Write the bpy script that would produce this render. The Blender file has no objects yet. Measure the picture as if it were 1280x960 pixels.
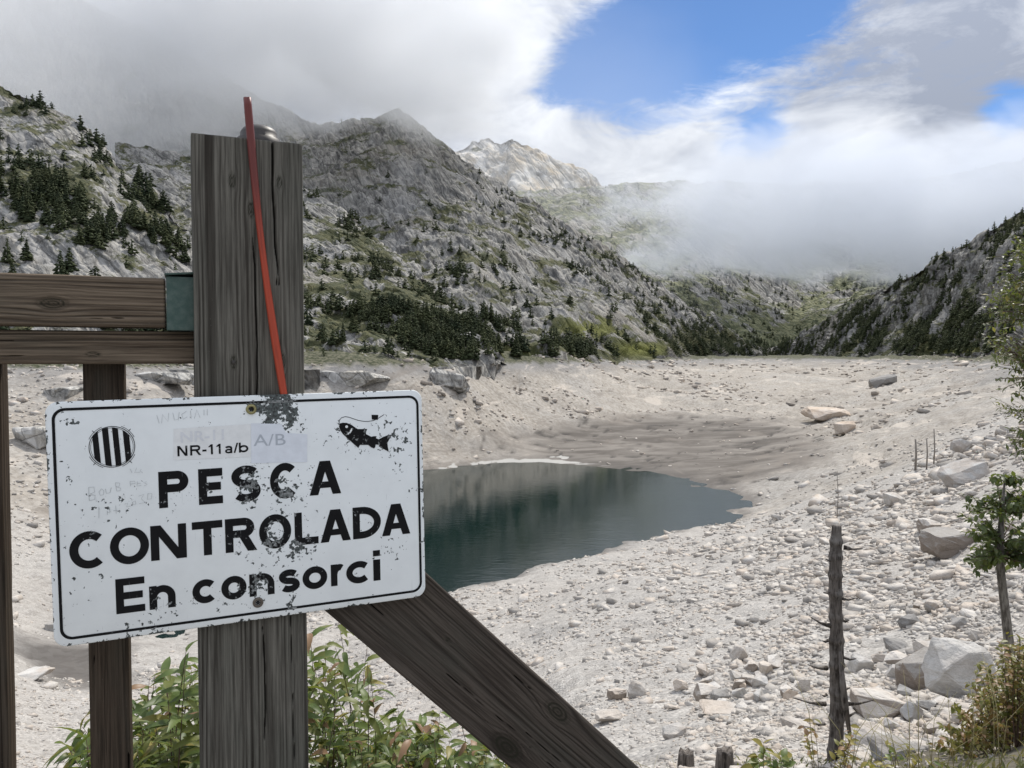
import bpy, bmesh, math, random
import numpy as np
from mathutils import Vector, Matrix

R = math.radians
SC = bpy.context.scene
COL = SC.collection

# ---------------------------------------------------------------- camera
PITCH = R(2.08); FPX = 962.0          # focal length in pixels of the 1280 px wide photograph
cam_d = bpy.data.cameras.new('camera'); cam = bpy.data.objects.new('camera', cam_d); COL.objects.link(cam)
cam_d.sensor_width = 36.0; cam_d.lens = 36.0 * FPX / 1280.0
cam_d.clip_start = 0.05; cam_d.clip_end = 20000
cam.location = (0, 0, 0); cam.rotation_euler = (R(90) - PITCH, 0, 0)
SC.camera = cam

# ---------------------------------------------------------------- light
SUN_AZ, SUN_EL = R(28), R(52)         # azimuth clockwise from +Y (straight ahead), elevation
sun_d = bpy.data.lights.new('sun', 'SUN'); sun = bpy.data.objects.new('sun', sun_d); COL.objects.link(sun)
sun_d.energy = 3.6; sun_d.angle = R(4); sun_d.color = (1.0, 0.95, 0.87)
sdir = Vector((math.sin(SUN_AZ) * math.cos(SUN_EL), math.cos(SUN_AZ) * math.cos(SUN_EL), math.sin(SUN_EL)))
sun.rotation_euler = (-sdir).to_track_quat('-Z', 'Y').to_euler()
SC.view_settings.view_transform = 'Standard'; SC.view_settings.look = 'None'
SC.view_settings.exposure = 0.16; SC.view_settings.gamma = 1.0
SC.cycles.use_denoising = True
SC.cycles.max_bounces = 8; SC.cycles.diffuse_bounces = 3; SC.cycles.volume_bounces = 4
SC.cycles.transparent_max_bounces = 12
SC.cycles.volume_step_rate = 1.0; SC.cycles.volume_max_steps = 128
SC.cycles.sample_clamp_indirect = 4.0

# ---------------------------------------------------------------- node helper
class NT:
    def __init__(s, tree): s.t = tree; s.n = tree.nodes; s.l = tree.links; s.n.clear()
    def node(s, kind, **kw):
        n = s.n.new(kind)
        for k, v in kw.items(): setattr(n, k, v)
        return n
    def put(s, sock, v):
        if v is None: return
        if isinstance(v, bpy.types.NodeSocket): s.l.new(v, sock)
        else:
            if isinstance(v, (int, float)) and sock.type in ('RGBA', 'VECTOR'): v = (v,) * (4 if sock.type == 'RGBA' else 3)
            if sock.type == 'RGBA' and len(v) == 3: v = tuple(v) + (1,)
            sock.default_value = v
    def math(s, op, a, b=None, c=None, clamp=False):
        n = s.node('ShaderNodeMath', operation=op, use_clamp=clamp)
        for i, v in enumerate((a, b, c)): s.put(n.inputs[i], v)
        return n.outputs[0]
    def vmath(s, op, a, b=None, scale=None):
        n = s.node('ShaderNodeVectorMath', operation=op)
        s.put(n.inputs[0], a); s.put(n.inputs[1], b)
        if scale is not None: s.put(n.inputs[3], scale)
        return n.outputs['Value'] if op in ('DOT_PRODUCT', 'LENGTH', 'DISTANCE') else n.outputs[0]
    def mix(s, f, a, b, mode='MIX'):
        n = s.node('ShaderNodeMix', data_type='RGBA', blend_type=mode); n.clamp_factor = True
        s.put(n.inputs[0], f); s.put(n.inputs[6], a); s.put(n.inputs[7], b); return n.outputs[2]
    def noise(s, vec=None, scale=1, detail=4, rough=0.55, dist=0, dims='3D'):
        n = s.node('ShaderNodeTexNoise', noise_dimensions=dims)
        s.put(n.inputs['Vector'], vec); s.put(n.inputs['Scale'], scale); s.put(n.inputs['Detail'], detail)
        s.put(n.inputs['Roughness'], rough); s.put(n.inputs['Distortion'], dist); return n.outputs[0]
    def voro(s, vec, scale=1, feature='F1', rnd=1.0, out='Distance'):
        n = s.node('ShaderNodeTexVoronoi', feature=feature); s.put(n.inputs['Vector'], vec); s.put(n.inputs['Scale'], scale)
        s.put(n.inputs['Randomness'], rnd); return n.outputs[out]
    def ramp(s, f, lo, hi, a=0.0, b=1.0, smooth=True):
        n = s.node('ShaderNodeMapRange', interpolation_type='SMOOTHSTEP' if smooth else 'LINEAR')
        for i, v in enumerate((f, lo, hi, a, b)): s.put(n.inputs[i], v)
        return n.outputs[0]
    def mapping(s, vec, scale=(1, 1, 1), rot=(0, 0, 0), loc=(0, 0, 0)):
        n = s.node('ShaderNodeMapping'); s.put(n.inputs[0], vec); n.inputs[1].default_value = loc
        n.inputs[2].default_value = rot; n.inputs[3].default_value = scale; return n.outputs[0]
    def attr(s, name, out='Fac'):
        return s.node('ShaderNodeAttribute', attribute_name=name).outputs[out]
    def bump(s, h, strength=0.5, dist=1.0, normal=None):
        n = s.node('ShaderNodeBump'); s.put(n.inputs['Strength'], strength); s.put(n.inputs['Distance'], dist)
        s.put(n.inputs['Height'], h)
        if normal is not None: s.put(n.inputs['Normal'], normal)
        return n.outputs[0]
    def principled(s, color, rough=0.8, normal=None, spec=0.3, **kw):
        n = s.node('ShaderNodeBsdfPrincipled'); s.put(n.inputs['Base Color'], color); s.put(n.inputs['Roughness'], rough)
        s.put(n.inputs['Specular IOR Level'], spec)
        if normal is not None: s.put(n.inputs['Normal'], normal)
        for k, v in kw.items(): s.put(n.inputs[k.replace('_', ' ')], v)
        return n.outputs[0]
    def out(s, shader, kind='Surface', node='ShaderNodeOutputMaterial'):
        o = next((x for x in s.n if x.bl_idname == node), None) or s.node(node)
        s.l.new(shader, o.inputs[kind])

def mat(name):
    m = bpy.data.materials.new(name); m.use_nodes = True
    return m, NT(m.node_tree)

# ---------------------------------------------------------------- world: blue sky behind broken cloud
def ray(px, py):
    x = (px - 640) / FPX; y = (480 - py) / FPX; c, s_ = math.cos(PITCH), math.sin(PITCH)
    return Vector((x, c + y * s_, -s_ + y * c))
def at(px, py, D):
    r = ray(px, py); return r * (D / r.y)

world = bpy.data.worlds.new('World'); SC.world = world; world.use_nodes = True
w = NT(world.node_tree)
sky = w.node('ShaderNodeTexSky', sky_type='NISHITA', sun_disc=False)
sky.sun_elevation = SUN_EL; sky.sun_rotation = SUN_AZ; sky.air_density = 1.0; sky.dust_density = 0.3; sky.ozone_density = 3.0; sky.altitude = 1800
d = w.vmath('NORMALIZE', w.node('ShaderNodeTexCoord').outputs['Generated'])
def lobe(px, py, width, tree=None):
    v = ray(px, py).normalized()
    return w.math('EXPONENT', w.math('MULTIPLY', w.math('SUBTRACT', 1.0, w.vmath('DOT_PRODUCT', d, tuple(v))), -2.0 / (width * width)))
def lobes(ls):
    acc = None
    for px, py, wd, k in ls:
        t = w.math('MULTIPLY', lobe(px, py, wd), k)
        acc = t if acc is None else w.math('ADD', acc, t)
    return acc
dm = w.mapping(d, scale=(1, 1, 2.2), rot=(0, R(-14), 0))
n1 = w.noise(dm, 3.4, 10, 0.60, 0.35)
n2 = w.noise(w.mapping(dm, loc=(5.2, 1.7, 9.1)), 6.5, 10, 0.64, 0.4)
wisp = w.noise(w.mapping(d, scale=(2.2, 1, 7), rot=(0, R(-22), 0), loc=(1.3, 4.1, 0.7)), 7.0, 10, 0.66, 0.8)
cover = w.math('ADD', w.math('ADD', w.math('MULTIPLY', n1, 0.44), w.math('MULTIPLY', n2, 0.26)), w.math('MULTIPLY', wisp, 0.30))
gap = lobes([(720, 90, 0.045, 0.15), (780, 60, 0.07, 0.27), (860, 35, 0.08, 0.28), (960, 5, 0.07, 0.24), (1030, -20, 0.05, 0.12), (690, 120, 0.03, 0.10), (955, 170, 0.028, 0.27), (910, 185, 0.02, 0.14), (1262, 140, 0.028, 0.27)])
cover = w.math('SUBTRACT', cover, gap)
mask = w.ramp(cover, 0.27, 0.47)
bright = lobes([(560, 40, 0.12, 0.30), (650, 30, 0.06, 0.12), (880, 135, 0.09, 0.26), (790, 165, 0.06, 0.20), (1060, 168, 0.035, 0.30), (1110, 155, 0.03, 0.2),
                (1180, 60, 0.12, -0.18), (1000, 215, 0.12, -0.06), (860, 210, 0.05, -0.12), (290, 120, 0.12, -0.10), (400, 75, 0.10, -0.10)])
tone = w.math('ADD', w.math('MULTIPLY_ADD', n2, 1.5, -0.24), bright)
cc = w.mix(w.ramp(tone, 0.30, 0.95, smooth=False), (0.34, 0.38, 0.47, 1), (0.88, 0.91, 0.96, 1))
# an overcast sky is brighter overhead than at the horizon
sepd = w.node('ShaderNodeSeparateXYZ'); w.put(sepd.inputs[0], d)
cc = w.vmath('SCALE', cc, scale=w.math('MULTIPLY_ADD', w.math('MAXIMUM', sepd.outputs[2], 0.0), 1.3, 0.68))
skyc = w.mix(1.0, sky.outputs[0], (0.078, 0.094, 0.110, 1), 'MULTIPLY')
bg = w.node('ShaderNodeBackground'); w.put(bg.inputs[0], w.mix(mask, skyc, cc)); bg.inputs[1].default_value = 1.0
w.out(bg.outputs[0], node='ShaderNodeOutputWorld')

# ---------------------------------------------------------------- numpy noise
def _hash(ix, iy, iz, seed):
    h = (ix.astype(np.uint32) * np.uint32(374761393) + iy.astype(np.uint32) * np.uint32(668265263)
         + iz.astype(np.uint32) * np.uint32(2147483647) + np.uint32(seed * 974711 + 12345))
    h = (h ^ (h >> np.uint32(13))) * np.uint32(1274126177)
    h = (h ^ (h >> np.uint32(16))) * np.uint32(2246822519)
    return h ^ (h >> np.uint32(15))
def _rnd(ix, iy, iz, seed): return _hash(ix, iy, iz, seed).astype(np.float64) / 4294967295.0
_G = np.array([(1,1,0),(-1,1,0),(1,-1,0),(-1,-1,0),(1,0,1),(-1,0,1),(1,0,-1),(-1,0,-1),(0,1,1),(0,-1,1),(0,1,-1),(0,-1,-1),(1,1,0),(-1,1,0),(0,-1,1),(0,-1,-1)], float)
def pnoise(p, seed=0):
    i = np.floor(p).astype(np.int64); f = p - i; u = f * f * f * (f * (f * 6 - 15) + 10)
    out = 0
    for dx in (0, 1):
        wx = u[:, 0] if dx else 1 - u[:, 0]
        for dy in (0, 1):
            wy = u[:, 1] if dy else 1 - u[:, 1]
            for dz in (0, 1):
                wz = u[:, 2] if dz else 1 - u[:, 2]
                g = _G[_hash(i[:, 0] + dx, i[:, 1] + dy, i[:, 2] + dz, seed) & np.uint32(15)]
                out = out + wx * wy * wz * (g[:, 0] * (f[:, 0] - dx) + g[:, 1] * (f[:, 1] - dy) + g[:, 2] * (f[:, 2] - dz))
    return out
def fbm(p, octv=4, seed=0, gain=0.5, lac=2.03):
    a, s_, o = 1.0, 1.0, 0
    for k in range(octv):
        o = o + a * pnoise(p * s_, seed + k * 17); a *= gain; s_ *= lac
    return o
def facets(p, seed=0, tilt=0.9, flat=False):
    """random tilted plane per Voronoi cell: angular, slabby relief"""
    i = np.floor(p).astype(np.int64); best = np.full(len(p), 9.0); val = np.zeros(len(p))
    for dx in (-1, 0, 1):
        for dy in (-1, 0, 1):
            for dz in ((0,) if flat else (-1, 0, 1)):
                c = [i[:, 0] + dx, i[:, 1] + dy, i[:, 2] + dz]
                q = [c[k] + _rnd(*c, seed + 3 * k + 1) for k in range(3)]
                if flat: q[2] = p[:, 2]
                dd = sum((q[k] - p[:, k]) ** 2 for k in range(3))
                h = _rnd(*c, seed + 50) - 0.5
                pl = h + tilt * sum((p[:, k] - q[k]) * (_rnd(*c, seed + 60 + k) - 0.5) for k in range(3))
                m = dd < best; best = np.where(m, dd, best); val = np.where(m, pl, val)
    return val

# ---------------------------------------------------------------- object helpers
def tag(o, label=None, cat=None, group=None, kind=None):
    if label: o['label'] = label
    if cat: o['category'] = cat
    if group: o['group'] = group
    if kind: o['kind'] = kind
    return o
def mesh_from(name, V, F, smooth=False):
    me = bpy.data.meshes.new(name); V = np.asarray(V, np.float32)
    me.vertices.add(len(V)); me.vertices.foreach_set('co', V.ravel())
    if isinstance(F, np.ndarray):
        k = F.shape[1]; n = len(F); flat = F.astype(np.int32).ravel(); starts = np.arange(0, n * k, k, dtype=np.int32)
    else:
        flat = np.concatenate([np.asarray(f, np.int32) for f in F]); L = np.array([len(f) for f in F]); n = len(F)
        starts = np.concatenate([[0], np.cumsum(L)[:-1]]).astype(np.int32)
    me.loops.add(len(flat)); me.loops.foreach_set('vertex_index', flat)
    me.polygons.add(n); me.polygons.foreach_set('loop_start', starts)
    me.update(calc_edges=True); me.validate()
    if smooth: me.polygons.foreach_set('use_smooth', np.ones(len(me.polygons), bool))
    return me
def add_attr(me, name, vals):
    a = me.attributes.new(name, 'FLOAT', 'POINT'); a.data.foreach_set('value', np.asarray(vals, np.float32))
def obj(name, me, m=None, parent=None, loc=None, rot=None):
    o = bpy.data.objects.new(name, me); COL.objects.link(o)
    if m is not None and me is not None and not me.materials: me.materials.append(m)
    if parent is not None: o.parent = parent
    if loc is not None: o.location = loc
    if rot is not None: o.rotation_euler = rot
    return o
def empty(name, loc=(0, 0, 0), rot=(0, 0, 0)):
    o = bpy.data.objects.new(name, None); COL.objects.link(o); o.location = loc; o.rotation_euler = rot; o.empty_display_size = 0.2
    return o
def gridF(nr, nc):
    r = np.arange(nr - 1)[:, None]; c = np.arange(nc - 1)[None, :]; a = r * nc + c
    return np.stack([a, a + 1, a + nc + 1, a + nc], -1).reshape(-1, 4)
def box_bm(bm, lo, hi):
    r = bmesh.ops.create_cube(bm, size=1.0)['verts']
    for v in r: v.co = Vector([lo[k] + (v.co[k] + 0.5) * (hi[k] - lo[k]) for k in range(3)])
    return r
def bm_obj(name, bm, m, parent=None, smooth=False):
    me = bpy.data.meshes.new(name); bm.normal_update(); bm.to_mesh(me); bm.free()
    if smooth: me.polygons.foreach_set('use_smooth', np.ones(len(me.polygons), bool))
    return obj(name, me, m, parent)
class Merge:
    def __init__(s): s.V = []; s.F = []; s.n = 0
    def add(s, V, F):
        s.V.append(np.asarray(V, float)); s.F += [tuple(i + s.n for i in f) for f in F]; s.n += len(V)
    def mesh(s, name, smooth=False): return mesh_from(name, np.concatenate(s.V), s.F, smooth)
def tube(path, radii, seg=7, cap=True):
    """round tapering tube along a path"""
    P = [Vector(p) for p in path]; V = []; F = []; n = len(P); up = Vector((0.31, 0.17, 0.93))
    for i, p in enumerate(P):
        t = (P[min(i + 1, n - 1)] - P[max(i - 1, 0)]).normalized()
        a = t.cross(up)
        a = a.normalized() if a.length > 1e-4 else t.orthogonal().normalized()
        b = t.cross(a)
        for k in range(seg):
            an = 2 * math.pi * k / seg; V.append(tuple(p + (a * math.cos(an) + b * math.sin(an)) * radii[i]))
    for i in range(n - 1):
        for k in range(seg): F.append((i * seg + k, i * seg + (k + 1) % seg, (i + 1) * seg + (k + 1) % seg, (i + 1) * seg + k))
    if cap: F.append(tuple(range(seg))[::-1]); F.append(tuple((n - 1) * seg + k for k in range(seg)))
    return V, F
# ================================================================ the reservoir bed
WATER = -27.0
COLS = {   # bearing (as picture column) : (distance, height below the eye)
 -250: [(1,-1.5),(3,-1.6),(6,-4),(15,-9),(30,-14),(60,-17),(100,-12),(140,-4),(160,-2)],
 50: [(1,-1.5),(3,-1.7),(6,-4),(15,-9.5),(30,-16),(45,-20.3),(60,-25),(72,-26.7),(82,-26.9),(95,-25.5),(110,-22),(130,-15.5),(150,-8.6),(168,-3)],
 180: [(1,-1.5),(3,-1.7),(6,-4),(15,-9.5),(30,-16),(45,-20.3),(60,-25),(72,-27.3),(85,-28),(110,-27.6),(125,-24),(145,-14),(172,-3)],
 350: [(1,-1.5),(3,-1.7),(6,-4.5),(15,-10),(30,-16),(55,-22),(80,-27),(90,-29),(150,-29),(168,-27),(182,-20),(194,-8),(202,-3)],
 480: [(1,-1.5),(3,-1.7),(6,-4.2),(15,-9.5),(30,-15),(55,-21),(84,-26.8),(90,-28.5),(165,-29),(182,-27),(200,-15),(213,-3)],
 560: [(1,-1.5),(3,-1.7),(6,-4.0),(15,-9),(28,-14),(50,-19.5),(86,-27),(95,-28.5),(180,-28.5),(197,-27),(213,-17),(225,-8),(236,-3.2)],
 640: [(1,-1.5),(3,-1.7),(6,-3.8),(14,-8.3),(28,-13),(55,-19.5),(92,-27),(100,-28),(185,-28),(199,-27),(225,-24.5),(245,-18.5),(262,-9),(272,-3.2)],
 700: [(1,-1.5),(3,-1.7),(6,-3.6),(14,-7.3),(28,-11.8),(58,-19),(100,-27),(106,-28),(180,-28),(196,-27),(240,-25),(265,-19),(290,-9),(305,-3.4)],
 800: [(1,-1.5),(3,-1.7),(6,-3.4),(12,-6.2),(25,-10.2),(58,-17.5),(85,-23),(110,-27),(116,-27.8),(165,-28),(180,-27),(240,-24.7),(300,-20.5),(380,-13),(450,-6),(500,-3.3)],
 870: [(1,-1.5),(3,-1.7),(6,-3.3),(11,-5.5),(23,-9.4),(48,-15.2),(90,-23),(122,-27),(128,-27.9),(152,-27.9),(165,-27),(220,-25),(300,-20.5),(420,-14),(560,-7),(700,-3.5)],
 945: [(1,-1.5),(3,-1.7),(5.6,-3.0),(9,-4.6),(19,-8),(40,-12.8),(75,-19),(115,-25.2),(124,-27.3),(140,-27.5),(148,-26.8),(170,-25.6),(230,-24),(320,-19.5),(450,-13),(650,-7),(1100,-3.5)],
 1050: [(1,-1.5),(3,-1.7),(5.6,-3.05),(15,-6.5),(30,-9.8),(55,-13.5),(90,-18.5),(130,-21.5),(180,-22),(250,-20),(360,-15),(520,-9),(700,-4),(800,-3.2)],
 1190: [(1,-1.5),(3,-1.7),(5,-2.6),(15,-6.3),(40,-9.8),(80,-12.9),(120,-14.3),(200,-11.4),(330,-8.6),(480,-5),(540,-2.8)],
 1280: [(1,-1.5),(3,-1.7),(5,-2.5),(12,-5),(25,-7.2),(60,-9.7),(80,-9.6),(150,-8.6),(300,-3.1)],
 1500: [(1,-1.5),(3,-1.6),(5,-2),(12,-4),(30,-6),(80,-7),(180,-2.8)],
}
for k_ in COLS:                      # above the old waterline the bank runs on up under the slopes
    dl, zl = COLS[k_][-1]; COLS[k_][-1] = (dl, zl + 1.3); COLS[k_] += [(dl * 1.05, zl + 3.0), (dl * 1.3, zl + 7.0)]
NU, NY = 520, 620
gy = np.exp(np.linspace(math.log(0.75), math.log(1500), NY))
gpx = np.concatenate([np.linspace(-420, -20, 60, endpoint=False), np.linspace(-20, 1300, NU - 110, endpoint=False), np.linspace(1300, 1750, 50)])
ck = sorted(COLS)
T = np.stack([np.interp(np.log(gy), [math.log(a) for a, b in COLS[k]], [b for a, b in COLS[k]]) for k in ck])
def smooth1(A, k, axis):
    ker = np.exp(-0.5 * (np.arange(-3 * k, 3 * k + 1) / k) ** 2); ker /= ker.sum()
    return np.apply_along_axis(lambda v: np.convolve(np.pad(v, 3 * k, mode='edge'), ker, 'valid'), axis, A)
Z = np.stack([np.interp(gpx, ck, T[:, j]) for j in range(NY)], 0)      # rows: distance, cols: bearing
Z = smooth1(smooth1(Z, 2, 0), 9, 1)
GX = (gpx[None, :] - 640) / FPX * gy[:, None]; GY = np.repeat(gy[:, None], len(gpx), 1)
Pb = np.stack([GX.ravel(), GY.ravel(), Z.ravel()], 1)
q = Pb * np.array([1, 1, 0.0])
damp = np.clip((Pb[:, 1] - 2) / 14, 0, 1)
big_r = np.clip((Pb[:, 1] - 140) / 100, 0, 1)
relief = (fbm(q / 26.0, 4, 3) * 0.9 + fbm(q / 5.0 + 7, 4, 11) * 0.42 + np.abs(fbm(q / np.array([60.0, 32.0, 1]) + 2, 4, 5)) * 3.2 * big_r + fbm(q / 9.0 + 4, 3, 6) * 0.9 * big_r) * damp
relief += fbm(q / 1.1 + 31, 3, 23) * 0.07 * np.clip(Pb[:, 1] / 4, 0.2, 1)
pxg = np.repeat(gpx[None, :], NY, 0).ravel()
bank = np.clip((Pb[:, 1] - 120) / 40, 0, 1) * np.clip((-3.2 - Pb[:, 2]) / 2, 0, 1) * np.clip((Pb[:, 2] + 26.5) / 2, 0, 1)
relief += bank * (0.16 * np.sin(2 * math.pi * (Pb[:, 2] + 0.8 * fbm(q / 40.0, 2, 61)) / 1.7) - 1.1 * np.exp(-(fbm(q / np.array([14.0, 70.0, 1]) + 9, 3, 62) / 0.06) ** 2))
# the mud flat at the head of the pool is smooth
mudflat = np.exp(-((pxg - 860) / 230.0) ** 2) * np.clip((Pb[:, 1] - 150) / 25, 0, 1) * np.clip((330 - Pb[:, 1]) / 70, 0, 1) * np.clip((-20.5 - Pb[:, 2]) / 3.0, 0, 1)
mudflat = np.clip(mudflat * 1.6, 0, 1)
Pb[:, 2] += relief * (1 - 0.8 * mudflat)
# shallow drainage runnels across the flat
run = np.abs(fbm(q / np.array([30.0, 16.0, 1]) + 3.3, 4, 77))
Pb[:, 2] -= mudflat * 0.40 * np.exp(-(run / 0.03) ** 2)
bedZ = Pb[:, 2].reshape(NY, len(gpx))
def bed_at(x, y):
    """height of the ground at (x, y) (arrays)"""
    x = np.atleast_1d(np.asarray(x, float)); y = np.atleast_1d(np.asarray(y, float))
    fy = np.clip((np.log(y) - math.log(0.75)) / (math.log(1500) - math.log(0.75)) * (NY - 1), 0, NY - 1.001)
    fx = np.clip(np.interp(x / y * FPX + 640, gpx, np.arange(len(gpx))), 0, len(gpx) - 1.001)
    i = fy.astype(int); j = fx.astype(int); a = fy - i; b = fx - j
    return (bedZ[i, j] * (1 - a) * (1 - b) + bedZ[i + 1, j] * a * (1 - b) + bedZ[i, j + 1] * (1 - a) * b + bedZ[i + 1, j + 1] * a * b)
me = mesh_from('reservoir_bed', Pb, gridF(NY, len(gpx)), True)
zfull = np.clip((Pb[:, 2] + 8.0 + 2.0 * fbm(q / 30.0, 3, 49)) / 4.0, 0, 1) * np.clip((Pb[:, 1] - 120) / 60, 0, 1)
talus_d = np.interp(pxg, [600, 945, 1050, 1130, 1190, 1250, 1400], [105, 125, 112, 108, 125, 140, 160])
talus = np.clip((talus_d - Pb[:, 1]) / 10 + 0.5, 0, 1)
add_attr(me, 'mud', mudflat); add_attr(me, 'runnel', np.exp(-(run / 0.04) ** 2) * np.clip(mudflat * 2, 0, 1)); add_attr(me, 'band', zfull)
add_attr(me, 'talus', talus); add_attr(me, 'near', np.clip((6.6 - Pb[:, 1]) / 1.5, 0, 1))
warm = np.clip(np.exp(-((pxg - 620) / 260.0) ** 2) * np.clip((Pb[:, 1] - 150) / 40, 0, 1) + 0.7 * np.exp(-((pxg - 1030) / 160.0) ** 2) * np.clip((Pb[:, 1] - 170) / 60, 0, 1) + 0.5 * np.clip((200 - pxg) / 100, 0, 1) * np.clip((Pb[:, 1] - 85) / 30, 0, 1), 0, 1)
add_attr(me, 'warm', warm)
add_attr(me, 'above', np.clip((Pb[:, 2] + 2.75 + 0.25 * fbm(q / 6.0, 3, 55)) / 0.35, 0, 1) * np.clip((Pb[:, 1] - 100) / 40, 0, 1))
mudl = np.clip(1.6 * np.exp(-((pxg - 85) / 75.0) ** 2 - ((Pb[:, 1] - 61) / 9.0) ** 2) + 0.5 * fbm(q / 8.0, 3, 58), 0, 1) * np.clip((330 - pxg) / 60, 0, 1) * (Pb[:, 1] > 40)
wetness = np.clip((-26.2 - Pb[:, 2]) / 0.7, 0, 1) * np.where(pxg < 330, 1.0, 0.85)
rim = np.exp(-((Pb[:, 2] + 26.85) / 0.16) ** 2) * np.exp(-((pxg - 640) / 95.0) ** 2) * (Pb[:, 1] > 150)
add_attr(me, 'rim', np.clip(rim * 1.3, 0, 1)); wetness = wetness * (1 - np.clip(rim * 1.5, 0, 1))
wetness = np.where(pxg < 330, np.clip((-24.9 - Pb[:, 2]) / 1.0, 0, 1), wetness)
wetness = np.maximum(np.where(pxg < 330, 0.25 * wetness, wetness), mudl * (mudl > 0.35))
add_attr(me, 'wet', wetness)

m_bed, t = mat('lake bed rubble and silt')
pos = t.node('ShaderNodeNewGeometry').outputs['Position']
na = t.noise(pos, 0.05, 6, 0.6); nb = t.noise(pos, 0.9, 6, 0.65); nc = t.noise(pos, 6.0, 5, 0.6)
vs = t.voro(pos, 1.6, out='Color'); vd = t.voro(pos, 1.6); vl = t.voro(pos, 0.45, out='Color'); vld = t.voro(pos, 0.45)
g1 = t.mix(t.ramp(nb, 0.3, 0.7), (0.25, 0.235, 0.215, 1), (0.40, 0.385, 0.36, 1))
g1 = t.mix(t.ramp(na, 0.42, 0.62), g1, (0.35, 0.315, 0.275, 1))
stone = t.mix(t.node('ShaderNodeSeparateColor').outputs[0], (0.20, 0.19, 0.18, 1), (0.48, 0.465, 0.44, 1))
sepn = t.n[-1]
for n_ in t.n:
    if n_.bl_idname == 'ShaderNodeSeparateColor': t.put(n_.inputs[0], vs); sepc = n_
g2 = t.mix(0.55, g1, stone)
warmc = t.mix(t.ramp(nb, 0.35, 0.7), (0.34, 0.295, 0.24, 1), (0.54, 0.50, 0.44, 1))
g2 = t.mix(t.math('MULTIPLY', t.attr('warm'), t.ramp(na, 0.3, 0.6, 0.3, 0.95)), g2, warmc)
plain = t.mix(t.ramp(nb, 0.3, 0.7), (0.225, 0.20, 0.17, 1), (0.375, 0.345, 0.305, 1))
g2 = t.mix(t.math('MULTIPLY', t.math('SUBTRACT', 1.0, t.attr('talus')), t.ramp(na, 0.35, 0.6, 0.35, 0.8)), g2, plain)
bandc = t.mix(nb, (0.15, 0.145, 0.14, 1), (0.27, 0.26, 0.25, 1))
g2 = t.mix(t.math('MULTIPLY', t.attr('band'), 0.95), g2, bandc)
mudc = t.mix(t.ramp(t.noise(t.mapping(pos, scale=(0.06, 0.12, 0.1)), 1.0, 6, 0.65, 0.8), 0.35, 0.68), (0.095, 0.083, 0.072, 1), (0.21, 0.19, 0.167, 1))
g2 = t.mix(t.attr('mud'), g2, mudc)
g2 = t.mix(t.math('MULTIPLY', t.attr('runnel'), 0.9), g2, (0.045, 0.04, 0.036, 1))
g2 = t.mix(t.math('MULTIPLY', t.attr('wet'), 0.85), g2, (0.060, 0.052, 0.046, 1))
terr = t.noise(t.mapping(pos, scale=(0.045, 0.03, 0.25)), 1.0, 6, 0.65, 0.8)
g2 = t.mix(t.math('MULTIPLY', t.ramp(terr, 0.54, 0.66), t.math('MULTIPLY', t.math('SUBTRACT', 1.0, t.attr('talus')), 0.55)), g2, (0.19, 0.165, 0.14, 1))
g2 = t.mix(t.math('MULTIPLY', t.ramp(terr, 0.44, 0.36), t.math('MULTIPLY', t.math('SUBTRACT', 1.0, t.math('MAXIMUM', t.attr('talus'), t.attr('mud'))), 0.5)), g2, (0.56, 0.50, 0.43, 1))
gv = t.node('ShaderNodeTexVoronoi'); t.put(gv.inputs['Vector'], pos); gv.inputs['Scale'].default_value = 11.0
gsep = t.node('ShaderNodeSeparateColor'); t.put(gsep.inputs[0], gv.outputs['Color'])
gcol = t.mix(gsep.outputs[0], (0.20, 0.185, 0.17, 1), (0.53, 0.50, 0.46, 1))
g2 = t.mix(t.math('MULTIPLY', t.ramp(nb, 0.35, 0.6, 0.25, 0.7), t.math('MULTIPLY', t.attr('talus'), t.math('SUBTRACT', 1.0, t.attr('wet')))), g2, gcol)
g2 = t.mix(t.math('MULTIPLY', t.attr('near'), 0.9), g2, t.mix(nc, (0.045, 0.038, 0.026, 1), (0.12, 0.105, 0.07, 1)))
g2 = t.mix(t.math('MULTIPLY', t.ramp(t.math('ADD', t.attr('rim'), t.math('MULTIPLY', t.noise(t.mapping(pos, scale=(0.12, 0.4, 1)), 1.0, 5, 0.65), 0.9)), 0.75, 1.0), t.ramp(t.attr('rim'), 0.02, 0.25)), g2, (0.37, 0.36, 0.335, 1))
g2 = t.mix(t.attr('above'), g2, t.mix(t.ramp(nb, 0.4, 0.6), (0.035, 0.042, 0.018, 1), (0.13, 0.125, 0.085, 1)))
hb = t.math('ADD', t.math('MULTIPLY', vd, -0.5), t.math('MULTIPLY', nc, 0.25))
hb = t.math('ADD', t.math('ADD', hb, t.math('MULTIPLY', gv.outputs['Distance'], -0.22)), t.math('MULTIPLY', vld, -0.9))
hb = t.math('MULTIPLY', hb, t.math('SUBTRACT', 1.0, t.math('MAXIMUM', t.math('MULTIPLY', t.attr('mud'), 0.92), t.math('MULTIPLY', t.attr('wet'), 0.9))))
t.out(t.principled(g2, t.ramp(t.attr('wet'), 0, 1, 0.95, 0.8), t.bump(hb, 0.55, 0.35), 0.25))
bed = obj('reservoir_bed', me, m_bed); tag(bed, 'pale dry rubble and silt bed of the drained reservoir', 'ground', kind='structure')

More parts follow.
